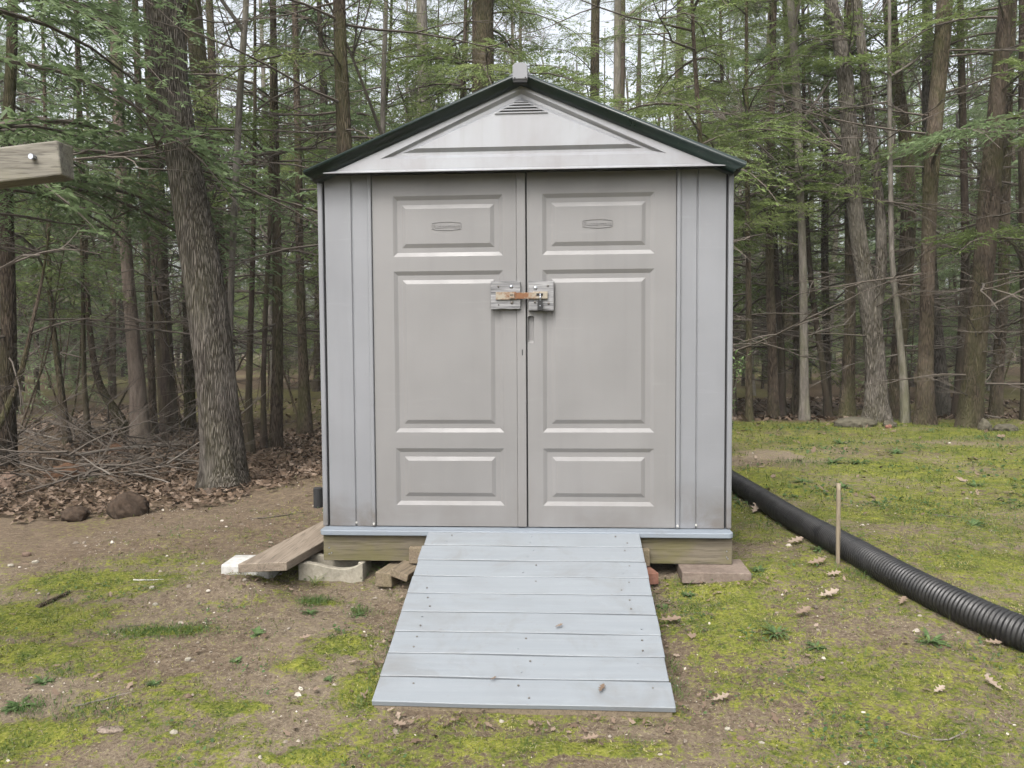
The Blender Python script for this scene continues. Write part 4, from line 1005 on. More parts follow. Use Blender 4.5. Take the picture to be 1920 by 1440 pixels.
for i, (x, yd) in enumerate(fan):
    u = rng.random(); kind = 'hem' if u < .25 else ('bare' if u < .45 else ('mid' if u < .84 else 'sap'))
    cands = [j for j, (r_, k_) in enumerate(PF) if k_ == kind]; j = cands[int(rng.integers(0, len(cands)))]
    if j not in used: used.add(j); o = PF[j][0]
    else: o = copy_tree(PF[j][0])
    s = rng.uniform(.8, 1.2); o.scale = (s, s, s*rng.uniform(.95, 1.1)); o.rotation_euler = (rng.normal(0, .035), rng.normal(0, .035), rng.uniform(0, 6.28))
    o.location = (x, yd, G(x, yd)-.02)
    px = 960+FPX*float((np.array([x, yd, 1])-CP) @ CR)/float((np.array([x, yd, 1])-CP) @ CF)
    hx, hn = min(HL, key=lambda t: abs(t[0]-px))
    dist = 'just behind' if yd < 12 else 'behind' if yd < 17 else 'well behind' if yd < 23 else 'far behind' if yd < 29 else 'deepest beyond'
    nm = ('tall ' if s > 1.07 else 'short ' if s < .9 else '')+{'hem': 'green hemlock', 'bare': 'leafless hardwood', 'sap': 'understory hemlock', 'mid': 'young bushy hemlock'}[kind]
    tag(o, f"{nm} {dist} and {'left' if px < hx else 'right'} of the {hn}", 'tree', {'hem': 'hemlocks in the woods behind', 'bare': 'leafless hardwoods in the woods behind', 'sap': 'young hemlocks in the woods behind', 'mid': 'young hemlocks in the woods behind'}[kind])
for j, (r_, k_) in enumerate(PF):
    if j not in used:
        for ch in list(r_.children): bpy.data.objects.remove(ch)
        bpy.data.objects.remove(r_)

# thin leafless understory saplings on the left and along the lawn's far edge
def sapling(seed):
    rg = np.random.default_rng(seed); root = thing('bare_sapling', (0, 0, 0), '', 'sapling'); h = rg.uniform(2.0, 4.2); p = [np.zeros(3)-np.array([0, 0, .05])]; d = np.array([rg.normal(0, .16), rg.normal(0, .16), 1])
    for k in range(7): d = d+rg.normal(0, .07, 3); p.append(p[-1]+d/np.linalg.norm(d)*h/7)
    m = MB(); m.tube(p, np.linspace(.014, .004, 8), 5, False); m.build('trunk', MT['barkhem'], root, smooth=True); W = MB()
    for k in range(14):
        i = int(rg.integers(2, 8)); twig(W, p[i], rg.uniform(0, 2*pi), rg.uniform(.1, .7), rg.uniform(.3, 1.0), .005, rg, 2)
    W.build('branches', MT['twig' if seed % 2 else 'twigl'], root); return root
SP = [sapling(300+i) for i in range(5)]; rng = np.random.default_rng(15)
spots = [(rng.uniform(-9, -1.3), rng.uniform(4.6, 11)) for k in range(34)]+[(rng.uniform(1.8, 9), rng.uniform(7.2, 12)) for k in range(22)]
for i, (x, yd) in enumerate(spots):
    o = SP[i] if i < 5 else copy_tree(SP[int(rng.integers(0, 5))])
    s = rng.uniform(.7, 1.25); o.scale = (s, s, s); o.rotation_euler = (0, 0, rng.uniform(0, 6.28)); o.location = (x, yd, G(x, yd)-.02)
    v = np.array([x, yd, 1.])-CP; px = 960+FPX*float(v @ CR)/float(v @ CF); hx, hn = min(HL, key=lambda t: abs(t[0]-px))
    tag(o, f"{'spindly' if s < .9 else 'slender' if s < 1.08 else 'taller'} leafless sapling {'near' if yd < 7.5 else 'behind' if yd < 9.5 else 'well behind'} and {'left' if px < hx else 'right'} of the {hn}", 'sapling', 'leafless saplings under the trees')
# far-off wood as one mass
rng = np.random.default_rng(5); W = MB(); Q = []; T = []
for k in range(380):
    yd = rng.uniform(35, 68); half = (yd+4)*1.25; x = CP[0]-.06*yd+rng.uniform(-half, half); g0 = G(x, yd); h = rng.uniform(14, 22); r = rng.uniform(.06, .17); ln = rng.normal(0, 1.1, 2)
    W.tube([(x, yd, g0-.2), (x+ln[0]*.3, yd, g0+h*.4), (x+ln[0], yd+ln[1], g0+h)], [r, r*.75, r*.2], 6, False)
    if rng.random() < .85:
        n = 900; z = g0+rng.uniform(.5, 3)+rng.random(n)*h*.9; rr_ = rng.uniform(1.6, 3.2)*(1-.6*(z-g0)/h)*rng.random(n)**.5; a = rng.uniform(0, 2*pi, n)
        cl = (np.floor(a*2.2)+np.floor(z*1.3)*7) % 3 != 0
        c = np.stack([x+rr_*np.cos(a), yd+rr_*np.sin(a), z-.12*rr_], -1)[cl]; n = len(c)
        d1 = rng.normal(0, 1, (n, 3))*np.array([1, 1, .25]); d1 /= np.linalg.norm(d1, axis=1)[:, None]; d1 *= rng.uniform(.10, .28, (n, 1))
        d2 = rng.normal(0, 1, (n, 3))*np.array([1, 1, .5]); d2 /= np.linalg.norm(d2, axis=1)[:, None]; d2 *= rng.uniform(.03, .07, (n, 1))
        Q.append(np.stack([c-d1, c-d2, c+d1, c+d2], 1)); T.append(rng.uniform(.2, .9, n))
far = W.build('far_wood', MT['barkhem'], origin=(0, 40, 0)); tag(far, kind='stuff')
far['label'] = 'distant wood of trunks behind the nearer trees'; far['category'] = 'woods'
fm = leafmesh('foliage', Q, T, 'hem'); fo = mobj('foliage', fm, far, (0, -40, 0)); fo['kind'] = 'stuff'

# ------------------------------------------------------------------ scatter on the ground
def scatter(n, xr, yr, keep, rng):
    x = rng.uniform(*xr, n); y = rng.uniform(*yr, n)
    k = keep(x, y, rng.random(n)); return x[k], y[k]
def clear(x, y):       # outside the ramp, blocks and platform
    return ~((x > RX0-.01) & (x < RX1+.01) & (y > -1.34) & (y < 0)) & ~((np.abs(x) < 1.07) & (y > -.04) & (y < 2.2))
def strips(x, y, L, W_, rng, lift=.004, tilt=.3, stand=False, bend=.3):
    """thin blades; stand=True for upright ones"""
    n = len(x); z = gnd(x, y); a = rng.uniform(0, 2*pi, n)
    L = L*rng.uniform(.5, 1.4, n); W2 = W_*rng.uniform(.6, 1.3, n)/2
    if stand:
        le = rng.uniform(.1, .9, n)*tilt*3; d = np.stack([np.cos(a)*np.sin(le), np.sin(a)*np.sin(le), np.cos(le)], -1)
    else: d = np.stack([np.cos(a), np.sin(a), rng.uniform(-.02, tilt, n)], -1)
    p = np.stack([x, y, z+lift-.002*stand], -1)
    s = np.stack([-np.sin(a+rng.normal(0, .6, n)), np.cos(a), np.zeros(n)], -1)*W2[:, None]
    m = p+d*L[:, None]*.5; e = p+d*L[:, None]; e[:, 2] -= bend*L*(.3 if stand else .1)
    return np.stack([p-s, m-s*.8, e, m+s*.8], 1)
def stuff(name, Q, tone, mat, label, cat):
    me_ = fastmesh(name, Q.reshape(-1, 3), Q.shape[1], MT[mat], tone); o = mobj(name, me_)
    tag(o, label, cat, kind='stuff'); return o
rng = np.random.default_rng(31)
# moss tips: short upright blades where moss grows
def kp(thr, pw=1.0, w_=1):
    def f(x, y, u):
        m_, l_, p_ = masks(x, y); nz = fbm(x*14, y*14, 41, 3)
        return clear(x, y) & (u < np.clip((m_+(nz-.5)*1.5)*1.3-thr, 0, 1)**pw)
    return f
x, y = scatter(190000, (-2.6, 3.4), (-1.95, 1.6), kp(.25), rng)
Q = strips(x, y, .011, .006, rng, stand=True, tilt=.45); tone = np.clip((fbm(x*5, y*5, 51, 4)-.5)*2.0+.42+rng.uniform(-.2, .25, len(x)), 0, .98)
x2, y2 = scatter(60000, (-5, 8), (1.2, 6.4), kp(.25), rng)
Q2 = strips(x2, y2, .022, .012, rng, stand=True, tilt=.45); t2 = np.clip(fbm(x2*4, y2*4, 51, 3)+rng.uniform(-.25, .2, len(x2)), 0, .95)
stuff('moss', np.concatenate([Q, Q2]), np.concatenate([tone, t2]), 'mosst', 'yellow green moss carpeting patches of the yard', 'moss')
# grass: sparse tufts
def tufts(n, xr, yr, keep, rng, k, spread, L, Wd):
    cx, cyy = scatter(n, xr, yr, keep, rng); m = len(cx)
    x = np.repeat(cx, k)+rng.normal(0, spread, m*k); y = np.repeat(cyy, k)+rng.normal(0, spread, m*k); ok = clear(x, y); x, y = x[ok], y[ok]
    t = np.repeat(rng.uniform(0, .7, m), k)[ok]+rng.uniform(0, .25, ok.sum())
    return strips(x, y, L*rng.uniform(.6, 1.9, len(x)), Wd, rng, stand=True, tilt=.38, bend=.9), t
def kg(x, y, u):
    m_, l_, p_ = masks(x, y); return clear(x, y) & (l_ < .3) & (u < .05+.6*np.clip(m_-.15, 0, 1)*fbm(x*2.5, y*2.5, 61, 3))
Q1, t1 = tufts(11000, (-2.6, 3.4), (-1.95, 1.2), kg, rng, 9, .015, .027, .0030)
Q2, t2 = tufts(5200, (1.1, 8), (.6, 6.3), kg, rng, 8, .03, .045, .006)
gs = []; gt = []
for (c, rx, ry, n_, L) in ((gp(300, 1187), .27, .045, 1700, .026), (gp(180, 1335), .20, .05, 500, .028), (gp(590, 1130), .07, .045, 650, .03), (gp(672, 1150), .05, .03, 240, .034), (gp(1330, 1085), .09, .03, 300, .045), (gp(1500, 870), .3, .12, 500, .05), (gp(1830, 825), .9, .12, 900, .05), (gp(120, 1265), .10, .04, 260, .025), (gp(1620, 1080), .12, .05, 160, .05), (gp(60, 1330), .07, .04, 200, .035), (gp(1290, 1140), .16, .07, 700, .018)):
    x = c[0]+rng.normal(0, rx*.55, n_); y = c[1]+rng.normal(0, ry*.7, n_)*1.3; ok = clear(x, y); x, y = x[ok], y[ok]
    gs.append(strips(x, y, L, .0032, rng, stand=True, tilt=.35, bend=.8)); gt.append(rng.uniform(.0, .45, len(x)))
for sx_, n_ in ((RX0-.035, 500), (RX1+.035, 600)):
    x = rng.normal(sx_, .022, n_); y = -.15-1.2*rng.random(n_)**.6; ok = clear(x, y) & (fbm(x*6, y*6, 97, 3) > .45); x, y = x[ok], y[ok]
    gs.append(strips(x, y, .032, .0032, rng, stand=True, tilt=.35, bend=.8)); gt.append(rng.uniform(.0, .7, len(x)))
stuff('grass', np.concatenate([Q1, Q2]+gs), np.concatenate([t1, t2]+gt), 'grass', 'thin green grass tufts sprouting in the moss and dirt', 'grass')
# dry straw and needles everywhere
def kd(x, y, u): return clear(x, y) & (u < .35+.5*fbm(x*2, y*2, 71, 3))
x, y = scatter(90000, (-2.8, 3.6), (-1.95, 1.8), kd, rng)
Q1 = strips(x, y, .024, .0022, rng, lift=.010, tilt=.25)
x_, y_ = scatter(9000, (-5, 8), (1.8, 6.3), kd, rng)
Q2 = strips(x_, y_, .05, .005, rng, lift=.012, tilt=.25)
Q = np.concatenate([Q1, Q2]); stuff('straw', Q, rng.random(len(Q))**1.6, 'straw', 'dry needles and straw strewn over the ground', 'straw')
# oak leaf shape as a curled hexagon fan for litter
def leaves(x, y, S, rng, lift=.012):
    n = len(x); z = gnd(x, y)+lift*rng.uniform(.6, 2.2, n); a = rng.uniform(0, 2*pi, n); S = S*rng.uniform(.5, 1.3, n)
    out = np.array([(-.5, 0), (-.28, .20), (-.10, .13), (.08, .30), (.22, .15), (.5, .03), (.20, -.16), (.05, -.30), (-.12, -.12), (-.3, -.2)])
    cx = out[None, :, 0]*np.cos(a)[:, None]-out[None, :, 1]*np.sin(a)[:, None]; cyy = out[None, :, 0]*np.sin(a)[:, None]+out[None, :, 1]*np.cos(a)[:, None]
    tx, ty = rng.normal(0, .35, (2, n)); cu = rng.uniform(-.6, .9, n)
    cz = cx*tx[:, None]+cyy*ty[:, None]+cu[:, None]*(out[None, :, 0]**2+out[None, :, 1]**2)
    return np.stack([x[:, None]+cx*S[:, None], y[:, None]+cyy*S[:, None], z[:, None]+cz*S[:, None]+.01], -1)
def kl(x, y, u): return (u < masks(x, y)[1]) & clear(x, y)
x, y = scatter(21000, (-6, -1.0), (.6, 7), kl, rng); Q1 = leaves(x, y, .068, rng)
x, y = scatter(14000, (-9, 10), (5.8, 14), kl, rng); Q2 = leaves(x, y, .12, rng)
def ky(x, y, u): return clear(x, y) & (u < .5)
x, y = scatter(520, (-2.8, 3.6), (-1.9, 2.0), ky, rng); Q3 = leaves(x, y, .035, rng, .006)
x, y = scatter(500, (1, 8), (1.5, 6.3), ky, rng); Q4 = leaves(x, y, .075, rng, .006)
ex = np.concatenate([rng.normal(RX0-.05, .04, 60), rng.normal(RX1+.05, .04, 60), rng.uniform(RX0, RX1, 70), rng.uniform(-1.5, -.6, 50), rng.uniform(.6, 1.25, 40)])
ey = np.concatenate([rng.uniform(-1.35, -.1, 120), rng.normal(-1.40, .035, 70), rng.normal(-.24, .07, 50), rng.normal(-.26, .05, 40)])
Q5 = leaves(ex, ey, .026, rng, .004); Q4 = np.concatenate([Q4, Q5])
Q = np.concatenate([Q1, Q2, Q3, Q4]); stuff('leaf_litter', Q, np.concatenate([rng.random(len(Q1)+len(Q2)), rng.uniform(.4, 1, len(Q3)+len(Q4))]), 'litter', 'fallen brown leaves covering the forest floor and dotting the yard', 'leaves')
x, y = scatter(5200, (-8, -.9), (.9, 9), kl, rng); Qt = strips(x, y, .22, .007, rng, lift=.02, tilt=.22); Qt[:, :, 2] += rng.uniform(0, .06, len(Qt))[:, None]
x, y = scatter(2600, (-8, 10), (6.3, 13), kl, rng); Qt2 = strips(x, y, .35, .010, rng, lift=.02, tilt=.25)
stuff('fallen_twigs', np.concatenate([Qt, Qt2]), rng.random(len(Qt)+len(Qt2))**1.8*.7, 'litter', 'small fallen twigs littering the forest floor', 'twigs')
# clover: little round leaves in loose patches
def kcl(x, y, u):
    m_, l_, p_ = masks(x, y); return clear(x, y) & (l_ < .2) & (u < sstep(.52, .68, fbm(x*2.7+9, y*3.3, 91, 4))*np.clip(m_*1.6, .06, 1))
def rounds(x, y, S, rng):
    n = len(x); z = gnd(x, y)+rng.uniform(.006, .028, n); a = np.arange(6)*pi/3; tx, ty = rng.normal(0, .35, (2, n)); S = S*rng.uniform(.5, 1.3, n)
    cx = np.cos(a)[None]*S[:, None]; cyy = np.sin(a)[None]*S[:, None]; return np.stack([x[:, None]+cx, y[:, None]+cyy, z[:, None]+cx*tx[:, None]+cyy*ty[:, None]], -1)
x, y = scatter(30000, (-2.6, 3.4), (-1.95, 1.6), kcl, rng); Qa = rounds(x, y, .0055, rng)
x, y = scatter(16000, (1.1, 8), (1.4, 6.3), kcl, rng); Qb = rounds(x, y, .012, rng)
stuff('clover', np.concatenate([Qa, Qb]), rng.random(len(Qa)+len(Qb))*.45, 'herb', 'small clover leaves in loose green patches on the lawn', 'clover')
# small stones: octahedral chips
def chips(x, y, S, rng):
    n = len(x); z = gnd(x, y); S = S*np.exp(rng.normal(0, .45, n)); a = rng.uniform(0, pi, n)
    base = np.array([(1, 0, 0), (.5, .75, .05), (-.5, .7, 0), (-1, 0, .1), (-.5, -.75, 0), (.55, -.7, 0)]); top = base*.55+np.array([0, 0, .55])
    v = np.concatenate([base, top])[None]*rng.uniform(.75, 1.2, (n, 12, 3))
    v[..., 1] *= rng.uniform(.55, 1, n)[:, None]
    vx = v[..., 0]*np.cos(a)[:, None]-v[..., 1]*np.sin(a)[:, None]; vy = v[..., 0]*np.sin(a)[:, None]+v[..., 1]*np.cos(a)[:, None]
    v = np.stack([vx, vy, v[..., 2]], -1)*S[:, None, None]/2+np.stack([x, y, z+.002], -1)[:, None]
    f = [(0, 1, 7, 6), (1, 2, 8, 7), (2, 3, 9, 8), (3, 4, 10, 9), (4, 5, 11, 10), (5, 0, 6, 11), (6, 7, 8, 9), (6, 9, 10, 11)]
    return v[:, np.array(f)].reshape(-1, 4, 3), np.repeat(rng.random(n)**.8, len(f))
def kc(x, y, u):
    m_, l_, p_ = masks(x, y); return clear(x, y) & (l_ < .5) & (u < np.clip(.85-1.0*m_, .05, 1)*fbm(x*3, y*3, 81, 3)*1.4)
x, y = scatter(15000, (-2.8, 3.4), (-1.95, 1.6), kc, rng); Qa, ta = chips(x, y, .0075, rng)
x, y = scatter(700, (-2.8, 3.2), (-1.95, 1.4), kc, rng); Qb, tb = chips(x, y, .018, rng)
x, y = scatter(2500, (-4, 8), (1.4, 6), kc, rng); Qc, tc = chips(x, y, .016, rng)
stuff('gravel', np.concatenate([Qa, Qb, Qc]), np.concatenate([ta, np.clip(tb+.2, 0, 1), tc]), 'pebble', 'small pale stones scattered over the bare soil', 'gravel')

# ------------------------------------------------------------------ individual small things
def atg(px, Y):
    p = at(px, 785, Y); p[2] = G(p[0], p[1]); return p
def lump(name, mat, p, sx, sy_, sz, seed, label, cat, group=None, sink=.3, detail=4):
    import bmesh
    bm = bmesh.new(); bmesh.ops.create_icosphere(bm, subdivisions=detail, radius=1)
    r = np.random.default_rng(seed); o1 = r.uniform(0, 50, 2)
    for v in bm.verts:
        n = float(fbm(v.co.x*1.4+o1[0]+v.co.z, v.co.y*1.4+o1[1], seed, 4)); k = .62+.8*n+.10*round(4*float(fbm(v.co.y*2+o1[1], v.co.z*2+o1[0], seed+3, 2)))/4; v.co *= k
        v.co *= 1+.16*(float(fbm(v.co.x*5+o1[1], v.co.y*5+v.co.z*4, seed+9, 3))-.5)*2; v.co = Vector((v.co.x*sx, v.co.y*sy_, max(v.co.z, -.6)*sz))
    me_ = bpy.data.meshes.new(name); bm.to_mesh(me_); bm.free(); me_.materials.append(MT[mat])
    me_.polygons.foreach_set('use_smooth', [True]*len(me_.polygons)) if detail > 2 else None
    o = mobj(name, me_, loc=(p[0], p[1], p[2]+sz*(1-sink)*.6)); return tag(o, label, cat, group)
lump('clay_mound', 'clay', gp(125, 897), .16, .12, .09, 1, 'orange clay mound in the brush pile on the left', 'mound', sink=.2)
lump('clay_mound', 'clay', gp(225, 850), .12, .09, .07, 8, 'smaller orange clay lump at the foot of the pale dead trunk', 'mound', sink=.2)
lump('sod_clump', 'sod', gp(240, 968), .12, .10, .10, 2, 'rounded dark sod clump at the dirt edge left of the oak', 'sod clump', sink=.1)
lump('sod_clump', 'sod', gp(140, 975), .10, .08, .065, 3, 'flatter dark sod clump left of the rounded one', 'sod clump', sink=.1)
lump('boulder', 'pink', gp(8, 918), .09, .08, .06, 4, 'pinkish stone at the left photo edge, lower of two', 'stone')
lump('boulder', 'pink', gp(22, 902), .08, .07, .06, 5, 'pinkish stone at the left photo edge, upper of two', 'stone')
lump('boulder', 'rock', atg(1605, 5.7), .22, .14, .085, 6, 'flat mossy rock at the lawn crest before the flared trunk', 'stone', sink=.3)
lump('boulder', 'rock', atg(1668, 5.6), .08, .07, .05, 7, 'small dark rock at the lawn crest right of the flat mossy one', 'stone')
lump('boulder', 'rock', atg(1846, 5.3), .07, .07, .08, 9, 'grey rock at the foot of the thickest right hand hemlock', 'stone')
lump('boulder', 'rock', atg(1885, 5.3), .12, .09, .05, 10, 'low grey rock near the right photo edge at the lawn crest', 'stone')
lump('boulder', 'brick', atg(1667, 5.45), .035, .03, .03, 12, 'reddish stone on the lawn crest before the forked trunk', 'stone')
for i, (px, py, s, lb) in enumerate(((292, 1135, .022, 'round pale pebble in bare dirt left of the plank'), (353, 1238, .024, 'oval whitish pebble below the strip of dark grass'), (353, 1308, .022, 'oval cream pebble in the bare left foreground'), (50, 1042, .04, 'flat tan stone left of the moss patch'), (20, 1062, .03, 'white stone near the left photo edge'), (66, 1056, .028, 'white stone right of the one near the left photo edge'), (941, 1355, .018, 'round grey pebble below the foot of the ramp'), (1428, 1371, .020, 'tan pebble in the dirt patch right of the ramp'), (1410, 1362, .018, 'smaller tan pebble left of its twin in the right dirt patch'), (1391, 1388, .025, 'long yellowish pebble in the right dirt patch'), (1427, 1396, .018, 'white pebble lowest in the right dirt patch'), (1590, 1434, .018, 'white round pebble at the bottom photo edge on the right'), (1365, 1368, .016, 'whitish pebble leftmost in the right dirt patch'), (334, 1314, .014, 'small white pebble beside the oval cream one'), (326, 1376, .024, 'pale angular pebble in the bottom left dirt'))):
    g = gp(px, py); lump('pebble', 'white' if 'white round' in lb else 'pink' if 'tan' in lb or 'cream' in lb or 'yellow' in lb else 'conc', g, s*.6, s*.45, s*.4, 40+i, lb, 'pebble', 'pebbles lying in the yard', detail=2)

def oakleaf(px, py, S, yaw, curl, label, mat='litter', tone=.92, p=None):
    g = gp(px, py) if p is None else p
    n = 13; v = []; 
    prof = [0, .05, .05, .20, .08, .10, .30, .12, .13, .27, .11, .12, 0]; S = S*1.25
    for i in range(n):
        t = i/(n-1); xx = (t-.5)*S; wv = prof[i]*S
        z = curl*S*(t-.4)**2*.6
        v += [(xx, -wv, z+curl*wv*.45+.003*(i % 2)), (xx, 0, z), (xx+.02*S, wv, z+curl*wv*.6)]
    f = []
    for i in range(n-1):
        a = i*3; f += [(a, a+3, a+4, a+1), (a+1, a+4, a+5, a+2)]
    v.append((-.62*S, .01*S, .02*S)); f.append((0, 2, len(v)-1))
    m = MB(); m.add(v, f); o = m.build('oak_leaf', MT[mat], origin=(0, 0, 0)); at_ = o.data.attributes.new('tone', 'FLOAT', 'FACE'); at_.data.foreach_set('value', [tone]*len(o.data.polygons))
    o.location = (g[0], g[1], g[2]+.012+.12*S); o.rotation_mode = 'ZYX'; o.rotation_euler = (random.uniform(.10, .38), random.uniform(-.2, .2), yaw)
    return tag(o, label, 'leaf', 'dead oak leaves lying about the yard')
for a in ((1553, 1124, .085, .2, .5, 'curled brown oak leaf lying between the paver and the pipe'), (1418, 962, .11, 1.0, .7, 'tan oak leaf leaning at the foot of the black pipe'), (1490, 1022, .09, .4, .3, 'brown leaf in the bare strip beside the pipe'), (1255, 1172, .085, .1, .4, 'large tan leaf just right of the ramp'), (1505, 1157, .08, .6, .5, 'cluster leaf of pale brown on the lawn right of the ramp'), (1692, 1135, .06, .9, .3, 'reddish leaf touching the pipe near its joint'), (1860, 1214, .06, 0, .4, 'orange leaf beneath the pipe at the right'), (1350, 1320, .06, .3, .5, 'grey brown leaf above the right dirt patch'), (1862, 1293, .06, 2.0, .5, 'brown leaf on moss near the right photo edge'), (1760, 1303, .045, .5, .5, 'pale leaf left of the brown one near the right photo edge'), (1562, 1083, .06, 0, .2, 'thin pale leaf lying before the bamboo stake'), (1530, 1062, .08, .2, .4, 'two toned leaf left of the bamboo stake'), (748, 1366, .05, -.6, .2, 'cream leaf fragment below the left foot of the ramp'), (570, 1204, .045, .5, .7, 'crumpled white leaf in the left foreground moss'), (1105, 1395, .05, .2, .5, 'brown leaf at the bottom right of the ramp foot')):
    oakleaf(*a)
def onramp(px, py):      # point on the ramp's surface under a pixel
    d = ray(px, py); nrm = np.array([0, -sin(ang), cos(ang)]); q = rm(0, 0, 0); t = ((q-CP) @ nrm)/(d @ nrm); return CP+d*t
oakleaf(0, 0, .028, .4, .6, 'small orange leaf scrap on the middle of the ramp', tone=.6, p=onramp(1048, 1178)-np.array([0, 0, .006]))
oakleaf(0, 0, .022, .4, .6, 'orange leaf crumb caught in the lowest ramp joint', tone=.6, p=onramp(925, 1277)-np.array([0, 0, .006]))
oakleaf(0, 0, .04, 1.2, .4, 'dry leaf scrap on the lowest ramp board', tone=.55, p=onramp(1128, 1297)-np.array([0, 0, .006]))

def stick(px0, py0, px1, py1, r, label, mat='twigl', bend=.02, lift=.0, cat='stick', group=None, name='stick', forks=0, seed=0):
    a, c = gp(px0, py0), gp(px1, py1); rg = np.random.default_rng(seed+int(px0)); L = np.linalg.norm(c-a); n = 9; P = []
    perp = np.cross(c-a, [0, 0, 1]); perp /= np.linalg.norm(perp)+1e-9
    for i in range(n):
        t = i/(n-1); q = a+(c-a)*t+perp*bend*L*sin(t*pi)+rg.normal(0, .006*L, 3)*(0 < i < n-1); q[2] = max(G(q[0], q[1])+r*.8, q[2]+r*.5) if lift == 0 else G(q[0], q[1])+r+lift*(.4+.6*sin(t*pi))
        P.append(q)
    m = MB(); m.tube(P, np.linspace(r, r*.45, n), 8)
    for k in range(forks):
        i = int(rg.integers(2, n-2)); d = (c-a)/L; aa = math.atan2(d[1], d[0])+rg.choice([-1, 1])*rg.uniform(.4, .9); twig(m, np.array(P[i]), aa, rg.uniform(.0, .35), L*rg.uniform(.2, .45), r*.5, rg, 1)
    return tag(m.build(name, MT[mat], origin=P[n//2], smooth=True), label, cat, group)
stick(70, 1143, 130, 1113, .014, 'short thick bark covered stick lying on the left moss', 'barkhem', .0, name='stick')
stick(250, 1089, 307, 1088, .0045, 'white peeled twig on the moss left of the white block', 'white', .01)
stick(140, 1326, 255, 1297, .0045, 'thin pale twig in the lower left foreground', 'twigl', .05)
stick(197, 1175, 272, 1173, .003, 'thin brown twig at the top edge of the dark grass strip', 'twig', .03)
stick(1680, 1372, 1815, 1368, .004, 'arched grey twig in the lower right foreground', 'twigl', .30)
stick(1553, 1247, 1580, 1275, .003, 'short dark twig on the right foreground moss', 'twig', .05)
stick(1825, 1305, 1843, 1290, .003, 'short white twig near the lower right corner', 'white', .0)
stick(470, 975, 570, 962, .006, 'long brown stick on the dirt left of the shed wall', 'twig', .04)
stick(1750, 966, 1806, 970, .005, 'brown stick lying on the lawn right of the pipe', 'twig', .03)
o = lump('bark_piece', 'barkpale', gp(207, 1370), .045, .022, .008, 77, 'purplish curled bark piece in the bottom left foreground', 'bark', detail=2)
# brush pile: individually laid branches
stick(150, 862, 375, 843, .018, 'long pale fallen branch lying across the brush pile towards the oak', 'twigl', .06, .10, name='fallen_branch', cat='branch', forks=3)
stick(318, 868, 378, 872, .020, 'mossy fallen branch end at the left foot of the oak', 'barkhem', .03, .05, name='fallen_branch', cat='branch')
stick(235, 895, 318, 912, .014, 'pale broken branch in the leaves left of the oak', 'twigl', .03, .04, name='fallen_branch', cat='branch', forks=1)
stick(1840, 745+42, 1875, 792, .016, 'pale curved branch lying by the right hand hemlock', 'twigl', .2, .1, name='fallen_branch', cat='branch')
rg = np.random.default_rng(9)
USEDL = {}
for k in range(150):
    px = rg.uniform(-60, 370); py = rg.uniform(815, 925)-(px > 250)*25; g = gp(px, py); a = rg.uniform(-1.2, 1.2)+(pi if rg.random() < .5 else 0); L = rg.uniform(.35, 1.3); r = rg.uniform(.004, .013)
    m = MB(); p = np.array([g[0], g[1], g[2]+rg.uniform(.03, .26)*(1 if px < 260 else .5)]); twig(m, p, a, rg.uniform(-.30, .75), L, r, rg, 2 if k % 3 == 0 else 1)
    pale = rg.random() < .16
    lb = f"{'pale grey' if pale else 'dark brown'} {'stout' if r > .0095 else 'slim' if r > .006 else 'hair thin'} branch {'lying low' if p[2]-g[2] < .10 else 'halfway up' if p[2]-g[2] < .18 else 'on top'} in the brush pile's {'left end' if px < 50 else 'left middle' if px < 150 else 'right middle' if px < 250 else 'right end'}"
    tag(m.build('brush_branch', MT['twigl' if pale else 'twig'], origin=p), lb, 'branch', 'branches of the brush pile')

def weed(px, py, n, L, Wd, label, kind='broad', up=.6, mat='herb', name='weed', cat='weed', p=None):
    g = gp(px, py) if p is None else p; rg = np.random.default_rng(int(px+py)); Q = []; T = []
    for k in range(int(n*2.2)):
        a = rg.uniform(0, 2*pi); e = radians(rg.uniform(15, 80))*up*1.3; l = L*rg.uniform(.6, 1.1); w_ = Wd*rg.uniform(.45, .95); m = 6
        base = g+np.array([cos(a), sin(a), 0])*rg.uniform(0, L*.15); prev = None; s = np.array([-sin(a), cos(a), 0])
        for i in range(m+1):
            t = i/m; ee = e-t*1.0*(1 if kind == 'broad' else 1.2); q = base+np.array([cos(a)*cos(ee*.8), sin(a)*cos(ee*.8), 0])*l*t+np.array([0, 0, l*(sin(e)*t-.45*t*t)])
            ww = w_*(sin(pi*min(t*.9+.12, 1))**.8 if kind == 'broad' else (1-t)**.6)*.5+.0004; cr = (q-s*ww, q+s*ww+np.array([0, 0, .15*ww]))
            if prev: Q.append([prev[0], prev[1], cr[1], cr[0]]); T.append(rg.uniform(.2, .9))
            prev = cr
    me_ = fastmesh(name, np.array(Q).reshape(-1, 3)-g, 4, MT[mat], T); o = mobj(name, me_, loc=g); return tag(o, label, cat, 'weeds sprouting in the yard' if name == 'weed' else None)
